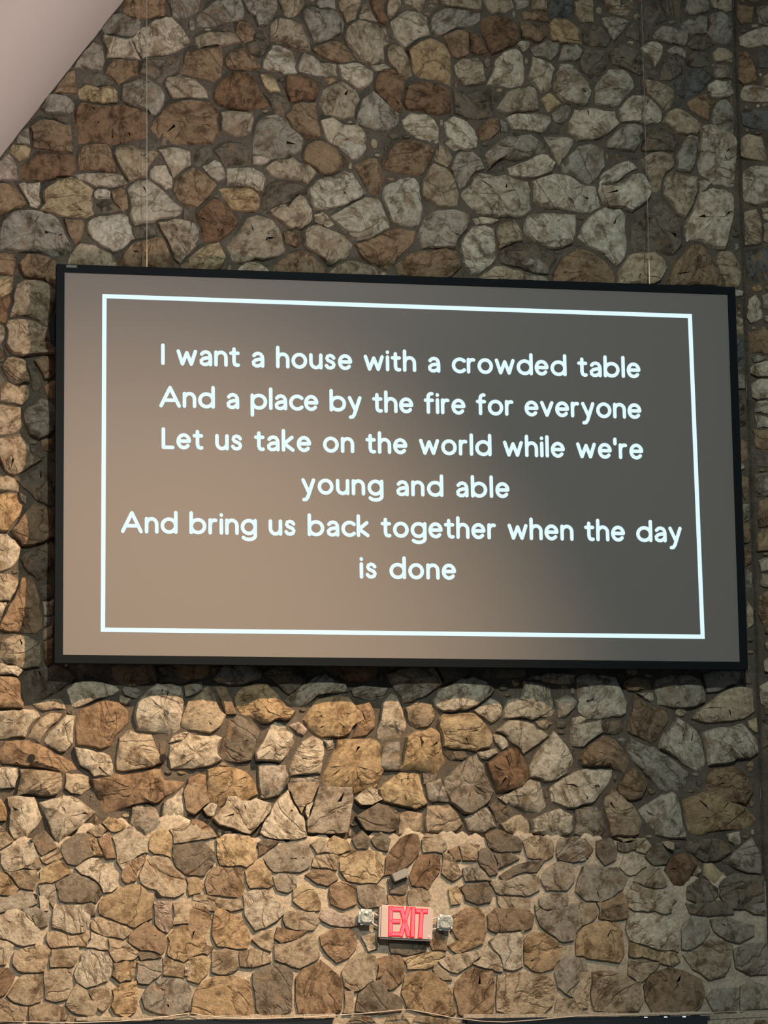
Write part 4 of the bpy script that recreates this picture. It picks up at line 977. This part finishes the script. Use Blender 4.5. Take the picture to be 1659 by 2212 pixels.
# let every outline swell towards its neighbours until only a narrow joint is left
def swell(wall, x0, x1, z0, z1, cell=.005):
    nx, nz = int((x1 - x0) / cell), int((z1 - z0) / cell); lab = np.zeros((nz, nx), np.int16)
    S = [s for s in stones if s['wall'] == wall]
    for n_, st in enumerate(S):
        st['poly'] = resample(st['poly'], .030); P = st['poly']
        a, b = P.min(0), P.max(0)
        i0, i1 = max(0, int((a[0] - x0) / cell)), min(nx, int((b[0] - x0) / cell) + 1)
        j0, j1 = max(0, int((a[1] - z0) / cell)), min(nz, int((b[1] - z0) / cell) + 1)
        if i1 <= i0 or j1 <= j0: continue
        Xg, Zg = np.meshgrid(x0 + (np.arange(i0, i1) + .5) * cell, z0 + (np.arange(j0, j1) + .5) * cell); ins = np.zeros(Xg.shape, bool)
        for k in range(len(P)):
            (xa, za), (xb, zb) = P[k], P[(k + 1) % len(P)]
            if za == zb: continue
            ins ^= ((za > Zg) != (zb > Zg)) & (Xg < (xb - xa) * (Zg - za) / (zb - za) + xa)
        lab[j0:j1, i0:i1][ins] = n_ + 1
    for n_, st in enumerate(S):
        P = st['poly']; A = np.sum(P[:, 0] * np.roll(P[:, 1], -1) - P[:, 1] * np.roll(P[:, 0], -1))
        T = np.roll(P, -1, 0) - np.roll(P, 1, 0); Nn = np.stack([T[:, 1], -T[:, 0]], 1) * (1 if A > 0 else -1)
        Nn /= np.linalg.norm(Nn, axis=1)[:, None] + 1e-9
        Ed = np.roll(P, -1, 0) - P; En = np.stack([Ed[:, 1], -Ed[:, 0]], 1) * (1 if A > 0 else -1); En /= np.linalg.norm(En, axis=1)[:, None] + 1e-9
        Mt = np.clip(1.0 / np.maximum(np.sum(Nn * En, 1), .4), 1, 1.8)
        joint = .005 if st['low'] else .006; lim = .011 if st['low'] else .011; Q = P.copy()
        for k in range(len(P)):
            adv = 0.0
            while adv < lim:
                ok = True
                for e in (.002 + joint, .002 + 2 * joint, .002 + 3 * joint):
                    q = P[k] + Nn[k] * (adv + e); i, j = int((q[0] - x0) / cell), int((q[1] - z0) / cell)
                    if 0 <= i < nx and 0 <= j < nz and lab[j, i] not in (0, n_ + 1): ok = False; break
                if not ok: break
                adv += .002
            q = P[k] + Nn[k] * adv * Mt[k]
            if wall == 'back': q[0] = min(q[0], X1 - .012)
            else: q[0] = max(q[0], .02)
            Q[k] = q
        st['poly'] = Q
swell('back', -2.6, 2.2, Z0 - 3.4, Z0 + 3.2)
swell('right', -.1, .5, Z0 - 3.4, Z0 + 3.2)

# fill the rest of the wall (behind the screen, beyond the picture, small gaps) with stones of the same kinds
CELL = .012
def fill(wall, x0, x1, z0, z1, ok, radii):
    nx, nz = int((x1 - x0) / CELL), int((z1 - z0) / CELL)
    mask = np.zeros((nz, nx), bool)
    gx = x0 + (np.arange(nx) + .5) * CELL; gz = z0 + (np.arange(nz) + .5) * CELL
    for st in stones:
        if st['wall'] != wall: continue
        P = np.array(st['poly']); a, b = P.min(0), P.max(0)
        i0, i1 = max(0, int((a[0] - x0) / CELL)), min(nx, int((b[0] - x0) / CELL) + 1)
        j0, j1 = max(0, int((a[1] - z0) / CELL)), min(nz, int((b[1] - z0) / CELL) + 1)
        if i1 <= i0 or j1 <= j0: continue
        X, Z = np.meshgrid(gx[i0:i1], gz[j0:j1]); ins = np.zeros(X.shape, bool)
        for k in range(len(P)):
            (xa, za), (xb, zb) = P[k], P[(k + 1) % len(P)]
            if za == zb: continue
            ins ^= ((za > Z) != (zb > Z)) & (X < (xb - xa) * (Z - za) / (zb - za) + xa)
        mask[j0:j1, i0:i1] |= ins
    new = []
    for r in radii:
        cand = [(j, i) for j in range(0, nz, 2) for i in range(0, nx, 2)]; rng.shuffle(cand)
        for j, i in cand:
            if mask[j, i]: continue
            e = rng.uniform(.8, 1.35); rx = int(r * e / CELL); rz = int(r / e / CELL)
            if mask[max(0, j - rz):j + rz + 1, max(0, i - rx):i + rx + 1].any(): continue
            x, z = gx[i], gz[j]
            if not ok(x, z, r): continue
            n = rng.randint(6, 8); a0 = rng.uniform(0, 6.28); pl = []
            for k in range(n):
                a = a0 + 2 * math.pi * k / n + rng.uniform(-.2, .2); c_, s_ = math.cos(a), math.sin(a)
                q = 1.0 / max(abs(c_), abs(s_)) ** .55 * rng.uniform(.86, 1.0)
                pl.append((x + rx * CELL * c_ * q, z + rz * CELL * s_ * q))
            mask[max(0, j - rz):j + rz + 1, max(0, i - rx):i + rx + 1] = True
            new.append((resample(pl, .030), r, x, z))
    return new
def in_view(x, z):
    d = np.array([x, 0, z]) - CAM; q = RM.T @ d
    u = W_PX / 2 + F_PX * q[0] / q[1]; v = H_PX / 2 - F_PX * q[2] / q[1]
    return (-5 < u < W_PX + 5) and (-5 < v < H_PX) and not (125 < u < 1600 and 600 < v < 1440)
def ok_back(x, z, r):
    if z + r > ceil_z(x) - .01 - r * CSL or z > ZT - r or x + r * 1.2 > X1: return False
    if in_view(x, z) and (r > .045 or r < (.022 if z > bound_z(x) else .040)): return False
    return True
radii = [.11, .085, .065, .048, .034, .025, .018]
for pl, r, x, z in fill('back', X0, X1, Z0 - 4.2, ZT, ok_back, radii):
    low = z < bound_z(x); vis = in_view(x, z)
    code = rng.choice('kkgbktt' if vis and not low else ('ttggbkw' if low else 'wwggttbbkro'))
    h = min(.05, .014 + r * .4); base = 0.0
    if vis and not low: h *= .7
    if low: base, h = .028, h * .4
    stones.append(dict(c=code, poly=pl, wall='back', low=low, h=h, base=base, a=parea(pl), fillin=True))
for pl, r, x, z in fill('right', 0.03, .9, Z0 - 4.2, ZT, lambda x, z, r: x - r > .03 and z < ZT - r, radii[1:]):
    code = rng.choice('wwggttbbkro')
    stones.append(dict(c=code, poly=pl, wall='right', low=False, h=min(.05, .014 + r * .4), base=0.0, a=parea(pl), fillin=True))

for wobj, sel in ((wall_back, lambda s: s['wall'] == 'back' and not s['low']), (wall_base, lambda s: s['wall'] == 'back' and s['low']),
                  (wall_right, lambda s: s['wall'] == 'right')):
    S = [s for s in stones if sel(s)]
    S.sort(key=lambda s: (s.get('fillin', False), -s['a']))
    for s in S[:298]:
        if s.get('fillin'): break
        add_stone(s, wobj); s['done'] = 1
    rest = [s for s in S if not s.get('done')]
    add_stuff([s for s in rest], wobj, 'small_stones')

# drilled anchor holes in the stones
for (u, v, r, hgt, par) in ((68, 1637, 7.5, .050, wall_back), (352, 1637, 7.5, .040, wall_back), (345, 1929, 9.5, .045, wall_base), (73, 1938, 7, .045, wall_base)):
    p = on_y(u, v, -hgt); R_ = r * .00272
    mb = MB(); mb.tube([(p[0], p[1] + .03, p[2]), (p[0], p[1] - .012, p[2])], R_, 16)
    mb.build('drilled_hole', M_HOLE, par)

# ------------------------------------------------------------------ projection screen
SY = -.25; SW, SH = 4.0, 2.2746
scr = tag(empty('projection_screen', (0, SY, Z0 - SH / 2)),
          'wide framed projection screen showing white song lyrics, hung before the stone wall', 'screen')
FW, FD = .046, .05
def rail(a, b, c_, d_):
    # mitred rail: outer edge a-b, inner edge c_-d_ (x, z)
    ys = (SY, SY + FD); v = []
    for y in ys:
        for q in (a, b, d_, c_): v.append((q[0], y, q[1] + Z0))
    return v, [(0, 1, 2, 3), (7, 6, 5, 4), (0, 4, 5, 1), (1, 5, 6, 2), (2, 6, 7, 3), (3, 7, 4, 0)]
ox, oz = SW / 2, SH / 2; ix, iz = ox - FW, oz - FW
for nm, pts in (('top', ((-ox, oz), (ox, oz), (-ix, iz), (ix, iz))), ('bottom', ((ox, -oz), (-ox, -oz), (ix, -iz), (-ix, -iz))),
                ('left', ((-ox, -oz), (-ox, oz), (-ix, -iz), (-ix, iz))), ('right', ((ox, oz), (ox, -oz), (ix, iz), (ix, -iz)))):
    mb = MB(); v, f = rail(*pts); mb.add(v, f); mb.build('frame_rail', M_FRAME, scr)
mb = MB(); mb.box((0, SY + .012, Z0), (2 * ix + .01, .006, 2 * iz + .01)); mb.build('screen_fabric', M_SCREEN, scr)
mb = MB(); mb.box((0, SY + FD + .004, Z0), (2 * ix + .03, .008, 2 * iz + .03)); mb.build('backing_sheet', M_FRAME, scr)
mb = MB(); q = on_y(154.5, 575.5, SY - .002); mb.box((q[0], SY - .002, q[2]), (.060, .004, .014)); tag(mb.build('maker_plate', M_PLATE, scr), 'small grey plate at the top left corner')
# dark strap bracket bulging behind the left rail
q0, q1 = on_y(111, 712, -.18), on_y(118, 660, -.18)
bz = (on_y(111, 672, -.18)[2], on_y(111, 752, -.18)[2])
mb = MB(); n = 10; pts = []
for i in range(n + 1):
    t = i / n; z = bz[0] + (bz[1] - bz[0]) * t; pts.append((-1.985 - .048 * math.sin(math.pi * t) ** .8, -.16, z))
v = []
for (x, y, z) in pts:
    v += [(x, y, z), (x, y - .04, z), (-1.95, y - .04, z), (-1.95, y, z)]
f = []
for i in range(n):
    for k in range(4): a = i * 4 + k; b_ = i * 4 + (k + 1) % 4; f.append((a, b_, b_ + 4, a + 4))
f += [(3, 2, 1, 0), (n * 4, n * 4 + 1, n * 4 + 2, n * 4 + 3)]
mb.add(v, f); mb.build('mounting_bracket', M_FRAME, scr)

TY = SY + .0075                               # the projected picture lies on the fabric
# border
cor = [on_y(u, v, TY) for u, v in ((221, 635), (1494.5, 678.5), (1522.5, 1380), (217.5, 1365))]
cor = [(c[0], c[2]) for c in cor]; BWD = .0245; inn = []
for i, (sx, sz) in enumerate(((1, -1), (-1, -1), (-1, 1), (1, 1))): inn.append((cor[i][0] + sx * BWD, cor[i][1] + sz * BWD))
vv = [(a, TY, b) for a, b in cor] + [(a, TY, b) for a, b in inn]
vv += [(a, TY + .001, b) for a, _, b in vv]
fr = []
for i in range(4):
    j = (i + 1) % 4; fr += [(i, i + 4, j + 4, j), (i, j, j + 8, i + 8), (i + 4, i + 12, j + 12, j + 4)]
tag(link('projected_border', vv, fr, M_LIGHTTXT, scr, False, (0, TY, Z0)), 'thin pale cyan rectangle around the lyrics')

# monoline letters: strokes on centre lines, capital height 1
def arc(cx, cy, rx, ry, a0, a1, n=14):
    return [(cx + rx * math.cos(math.radians(a0 + (a1 - a0) * i / n)), cy + ry * math.sin(math.radians(a0 + (a1 - a0) * i / n))) for i in range(n + 1)]
s_ = .083; X = .665; MID = (X + s_) / 2; RY = (X - s_) / 2
G = {
 'I': (.166, [[(s_, s_), (s_, .917)]]),
 'A': (.98, [[(s_, s_), (.49, .917), (.897, s_)], [(.21, .34), (.77, .34)]]),
 'L': (.58, [[(s_, .917), (s_, s_), (.50, s_)]]),
 'a': (.60, [[(.12, .56), (.20, .64), (.31, .665), (.43, .63), (.50, .52), (.515, .40), (.515, s_)],
             [(.515, .39), (.34, .39), (.19, .35), (.095, .26), (.11, .15), (.20, .09), (.32, .085), (.44, .14), (.51, .24)]]),
 'b': (.77, [[(s_, .965), (s_, s_)], arc(.385, MID, .30, RY, 0, 360, 26)]),
 'c': (.62, [arc(.38, MID, .295, RY, 45, 315, 20)]),
 'd': (.77, [[(.687, .965), (.687, s_)], arc(.385, MID, .30, RY, 0, 360, 26)]),
 'e': (.66, [[(.10, .385), (.575, .385)], [(.575, .385)] + arc(.33, MID, .25, RY, 6, 318, 22)]),
 'f': (.46, [[(.19, s_), (.19, .78)] + arc(.33, .80, .14, .15, 175, 75, 6), [(.06, .64), (.38, .64)]]),
 'g': (.74, [arc(.37, MID, .287, RY, 0, 360, 26), [(.657, .665), (.657, -.02)] + arc(.37, -.02, .287, .17, 0, -150, 12)]),
 'h': (.62, [[(s_, .965), (s_, s_)], [(s_, .42)] + arc(.31, .42, .227, .245, 170, 0, 12) + [(.537, s_)]]),
 'i': (.166, [[(s_, s_), (s_, X)], [(s_, .885), (s_, .90)]]),
 'k': (.60, [[(s_, .965), (s_, s_)], [(.47, X), (.12, .37), (.51, s_)]]),
 'l': (.166, [[(s_, s_), (s_, .965)]]),
 'n': (.62, [[(s_, X), (s_, s_)], [(s_, .42)] + arc(.31, .42, .227, .245, 170, 0, 12) + [(.537, s_)]]),
 'o': (.73, [arc(.365, MID, .282, RY, 0, 360, 28)]),
 'p': (.77, [[(s_, X), (s_, -.24)], arc(.385, MID, .30, RY, 0, 360, 26)]),
 'r': (.42, [[(s_, X), (s_, s_)], [(s_, .40)] + arc(.27, .42, .187, .24, 170, 72, 8)]),
 's': (.54, [[(.43, .55), (.36, .635), (.26, .665), (.15, .625), (.11, .52), (.17, .43), (.28, .385), (.39, .33), (.44, .24), (.40, .13), (.28, .083), (.16, .105), (.09, .19)]]),
 't': (.46, [[(.20, .83), (.20, .24), (.24, .12), (.33, .083), (.39, .095)], [(.06, .64), (.38, .64)]]),
 'u': (.62, [[(.537, X), (.537, s_)], [(s_, X), (s_, .33)] + arc(.31, .33, .227, .247, 180, 350, 12)]),
 'v': (.64, [[(s_, X), (.32, s_), (.557, X)]]),
 'w': (.94, [[(s_, X), (.27, s_), (.47, .60), (.67, s_), (.857, X)]]),
 'y': (.64, [[(s_, X), (.34, .10)], [(.557, X), (.30, -.10), (.22, -.22), (.12, -.235)]]),
 "'": (.15, [[(.07, .93), (.07, .72)]]),
}
SPACE = .36
LINES = [("I want a house with a crowded table", (348, 788.5), (1384, 817.5)),
         ("And a place by the fire for everyone", (344, 880), (1386, 905.5)),
         ("Let us take on the world while we're", (349, 970), (1390, 993)),
         ("young and able", (651, 1068), (1101, 1076.5)),
         ("And bring us back together when the day", (261, 1151.5), (1473.5, 1172.5)),
         ("is done", (777, 1250), (985.5, 1253))]
CAPH = .1262
def stroke(mb, pts, r, T_):
    n = 10
    for i in range(len(pts)):
        a = pts[i]; c_ = [T_(a[0] + r * math.cos(2 * math.pi * k / n), a[1] + r * math.sin(2 * math.pi * k / n)) for k in range(n)]
        if i in (0, len(pts) - 1) or len(pts) < 6: mb.add(c_, [tuple(range(n))])
    L = []; R2 = []
    for i in range(len(pts)):
        p0, p1 = pts[max(0, i - 1)], pts[min(len(pts) - 1, i + 1)]
        d = (p1[0] - p0[0], p1[1] - p0[1]); q = math.hypot(*d) or 1; nx_, nz_ = -d[1] / q * r, d[0] / q * r
        if len(pts) >= 6: L.append((pts[i][0] + nx_, pts[i][1] + nz_)); R2.append((pts[i][0] - nx_, pts[i][1] - nz_))
    if len(pts) >= 6:
        n_ = len(pts); mb.add([T_(*p) for p in L + R2], [(i, n_ + i, n_ + i + 1, i + 1) for i in range(n_ - 1)])
    else:
        for i in range(len(pts) - 1):
            (xa, za), (xb, zb) = pts[i], pts[i + 1]; q = math.hypot(xb - xa, zb - za) or 1
            nx_, nz_ = -(zb - za) / q * r, (xb - xa) / q * r
            mb.add([T_(xa + nx_, za + nz_), T_(xa - nx_, za - nz_), T_(xb - nx_, zb - nz_), T_(xb + nx_, zb + nz_)], [(0, 1, 2, 3)])
for txt, pa, pb in LINES:
    A_, B_ = on_y(*pa, TY), on_y(*pb, TY)
    Lw = math.hypot(B_[0] - A_[0], B_[2] - A_[2]) / CAPH; dx, dzv = (B_[0] - A_[0]) / (Lw * CAPH), (B_[2] - A_[2]) / (Lw * CAPH)
    fixed = sum(G[c][0] for c in txt if c != ' ') + SPACE * txt.count(' ')
    gap = (Lw - fixed) / (len(txt) - 1)
    x = 0.0; mb = MB()
    for c in txt:
        if c == ' ': x += SPACE + gap; continue
        w_, sts = G[c]
        mb = MB()
        for stp in sts:
            stroke(mb, [(x + a, b) for a, b in stp], .083, lambda a, b: (A_[0] + (a * dx - b * dzv) * CAPH, TY, A_[2] + (a * dzv + b * dx) * CAPH))
        mb.build('projected_letter', M_LIGHTTXT, scr)
        x += w_ + gap

# ------------------------------------------------------------------ hanging cables
for sx, lab, y_at in ((-1, 'thin steel cable rising from the top left of the screen', .0), (1, 'thin steel cable rising from the top right of the screen', .0)):
    x = sx * 1.484; e = tag(empty('suspension_cable', (x, SY + .02, Z0 + SH / 2 + .004)), lab, 'cable', 'cables holding the screen')
    top = ceil_z(x) - .0 if sx < 0 else Z0 + 4.0
    zb = Z0 + SH / 2 + .004
    mb = MB(); mb.tube([(x, SY + .02, zb + .15), (x, SY + .02, top)], .0016, 6); mb.build('wire_rope', M_STEEL, e)
    mb = MB(); mb.tube([(x, SY + .02, zb), (x, SY + .02, zb + .02), (x, SY + .02, zb + .10), (x, SY + .02, zb + .15)] if sx < 0 else [(x, SY + .02, zb), (x, SY + .02, zb + .07), (x, SY + .02, zb + .15)],
                       [.0035, .0042, .0035, .002] if sx < 0 else [.003, .0035, .0016], 8)
    tag(mb.build('turnbuckle', M_BRASS, e), 'pale brass fitting at the cable end')

# ------------------------------------------------------------------ exit sign
EY = -.085
ec = on_y(876, 1994, EY)
ROTS = Matrix.Rotation(math.radians(3.1), 3, 'Y')
ex = tag(empty('exit_sign', (ec[0], -.05, ec[2])), 'small white emergency sign with lit red letters EXIT and two lamp heads', 'sign')
def el(a, y, b):
    p = ROTS @ Vector((a, 0, b)); return (ec[0] + p.x, y, ec[2] + p.z)
SG = .00272
mb = MB(); mb.box(el(0, -.078, 0), (113 * SG, .062, 70 * SG), ROTS, .010); mb.build('housing', M_SIGN, ex, True).data.set_sharp_from_angle(angle=.6)
# letters as thick raised strokes; pixel coordinates of the enlarged photograph relative to the sign centre
def ep(u, v): return ((u - 836) / 6.144 * SG, -(v - 885) / 6.144 * SG - 0.0)
def letter(strokes, w=24):
    mb = MB(); ms = MB()
    for (u0, v0, u1, v1) in strokes:
        a, b = ep(u0, v0), ep(u1, v1); d = Vector((b[0] - a[0], 0, b[1] - a[1])); L_ = d.length
        an = math.atan2(d.z, d.x); Rr = ROTS @ Matrix.Rotation(-an, 3, 'Y')
        c_ = el((a[0] + b[0]) / 2, -.114, (a[1] + b[1]) / 2); wd = w * 2 / 6.144 * SG
        mb.box(c_, (L_ + wd * .9, .010, wd * .8), Rr, .002)
        c2 = el((a[0] + b[0]) / 2, -.110, (a[1] + b[1]) / 2); ms.box(c2, (L_ + wd * 1.25, .008, wd * 1.22), Rr)
    o = mb.build('letter', M_RED, ex); e2 = ms.build('letter_edge', M_REDSIDE, o)
    return o
def un_rot(x, y):                             # bring the sign's own tilt out of the pixel drawing
    a = math.radians(-3.1); dx_, dy_ = x - 836, y - 885
    return 836 + dx_ * math.cos(a) - dy_ * math.sin(a), 885 + dx_ * math.sin(a) + dy_ * math.cos(a)
def SR(*st): return [(*un_rot(a, b), *un_rot(c, d)) for a, b, c, d in st]
LET = [SR((637, 700, 627, 1025), (645, 708, 745, 712), (640, 862, 730, 864), (632, 1022, 730, 1026)),
       SR((775, 710, 855, 1030), (860, 712, 765, 1030)),
       SR((925, 715, 910, 1040)),
       SR((985, 735, 1085, 738), (1035, 740, 1012, 1050))]
for s in LET:
    letter(s)
for sgn, u, v in ((-1, 791, 1981), (1, 961, 1993)):
    p = on_y(u, v, EY - .01)
    for k in (-1, 1):
        zz = p[2] + k * .030
        mb = MB(); xe = ec[0] + sgn * 54 * SG
        ze = el(sgn * 54 * SG, 0, 0)[2] + k * .030
        mb.tube([(xe, -.075, ze), (p[0] - sgn * .03, -.075, zz)], .005, 8); mb.build('arm', M_SIGN, ex)
    mb = MB(); mb.box((p[0], -.085, p[2]), (.086, .05, .088), ROTS, .012); hd = mb.build('lamp_head', M_REFL, ex, True)
    hd.data.set_sharp_from_angle(angle=.5)
    mb = MB(); n = 12; rr = []
    for (r_, y_) in ((.038, -.112), (.030, -.120), (.016, -.116), (.006, -.112)):
        rr.append([(p[0] + r_ * (abs(math.cos(2 * math.pi * k / n + .26)) ** .6) * (1 if math.cos(2 * math.pi * k / n + .26) > 0 else -1), y_, p[2] + r_ * (abs(math.sin(2 * math.pi * k / n + .26)) ** .6) * (1 if math.sin(2 * math.pi * k / n + .26) > 0 else -1)) for k in range(n)])
    v_ = [q for R_ in rr for q in R_]; f_ = [(a * n + k, (a + 1) * n + k, (a + 1) * n + (k + 1) % n, a * n + (k + 1) % n) for a in range(3) for k in range(n)] + [tuple(3 * n + k for k in range(n))]
    mb.add(v_, f_); ln_ = mb.build('lens', M_LENS, hd)
    ln_.matrix_parent_inverse = Matrix.Identity(4); ln_.location = Vector(ln_.location) - Vector(hd.location)
    if sgn < 0:
        mb = MB(); mb.box((p[0] - .003, -.124, p[2] + .026), (.016, .010, .012), None, .003)
        lb = mb.build('lens_highlight', M_HILITE, hd); lb.matrix_parent_inverse = Matrix.Identity(4); lb.location = Vector(lb.location) - Vector(hd.location)  # glowing block standing in for the yellow-white highlight on the left lens
p = on_y(928, 2023, EY - .03); mb = MB(); mb.box((p[0], -.112, p[2]), (.010, .008, .010), None, .002); mb.build('indicator_light', M_LED, ex)

# small grey block above the sign
p = on_y(863.5, 1890.5, -.07)
mb = MB(); mb.box((p[0], -.072, p[2]), (.092, .06, .046), Matrix.Rotation(math.radians(-23), 3, 'Y'), .003)
o = mb.build('grey_block', M_BLOCK, None, False); tag(o, 'small tilted grey block stuck to the wall above the exit sign', 'block')

# ------------------------------------------------------------------ black glazed panels below and the pale ledge over them
for nmb, (ua, ub, vt) in enumerate(((172, 716, 2204), (1008, 1526, 2198))):
    a, b = on_y(ua, vt, -.07), on_y(ub, vt - 1, -.07); z1 = (a[2] + b[2]) / 2; z0_ = z1 - 1.1
    wn = tag(empty('window_%d' % (nmb + 1), ((a[0] + b[0]) / 2, -.04, z0_)), ['black framed opening at the lower left below the stones', 'black framed opening at the lower right below the stones'][nmb], kind='structure')
    mb = MB(); mb.box(((a[0] + b[0]) / 2, -.055, z1 - .03), (b[0] - a[0], .07, .06)); mb.box(((a[0] + b[0]) / 2, -.055, z0_ + .03), (b[0] - a[0], .07, .06))
    for x in (a[0] + .03, b[0] - .03): mb.box((x, -.055, (z0_ + z1) / 2), (.06, .07, z1 - z0_ - .12))
    mb.build('window_frame', M_BLACK, wn)
    mb = MB(); mb.box(((a[0] + b[0]) / 2, -.045, (z0_ + z1) / 2), (b[0] - a[0] - .10, .01, z1 - z0_ - .10)); mb.build('pane', M_BLACK, wn)
    mb = MB(); n = 24
    for k in range(n):
        xa = a[0] - .02 + (b[0] - a[0] + .04) * k / n; xb = a[0] - .02 + (b[0] - a[0] + .04) * (k + 1) / n
        mb.box(((xa + xb) / 2, -.050 + rng.uniform(-.004, .004), z1 + .012 + rng.uniform(-.002, .003)), (xb - xa + .003, .07, .024 + rng.uniform(-.004, .004)), None, .003)
    lg = mb.build('mortar_ledge', M_MORTAR_L, wn); tag(lg, 'pale ragged mortar ledge')
    if nmb == 1:
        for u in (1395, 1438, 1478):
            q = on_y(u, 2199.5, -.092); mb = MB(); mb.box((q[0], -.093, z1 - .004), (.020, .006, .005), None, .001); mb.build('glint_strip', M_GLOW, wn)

# sagging pale string over the openings
st = tag(empty('sagging_string', (on_y(878, 2180, -.09)[0], -.09, on_y(878, 2180, -.09)[2])), 'thin pale string sagging along the bottom of the wall between hooks', 'string')
PTS = [(0, 2206), (90, 2208), (175, 2209), (260, 2206), (340, 2199), (411, 2188)]
PT2 = [(411, 2188), (430, 2192), (480, 2198), (540, 2201), (620, 2199), (700, 2195), (800, 2188), (877, 2180)]
PT3 = [(877, 2180), (920, 2187), (975, 2198), (1040, 2206), (1090, 2208), (1160, 2203), (1245, 2195), (1350, 2192), (1500, 2188), (1659, 2183)]
for P_ in (PTS, PT2, PT3):
    mb = MB(); mb.tube([tuple(on_y(u, v, -.105)) for u, v in P_], .0026, 6); mb.build('string_span', M_WIRE, st, True)
for u, v in ((411, 2187), (877, 2179)):
    q = on_y(u, v, -.09); mb = MB(); mb.tube([(q[0], -.062, q[2]), (q[0], -.10, q[2]), (q[0], -.112, q[2] + .006), (q[0], -.108, q[2] + .014)], .004, 6); mb.build('hook', M_HOLE, st)
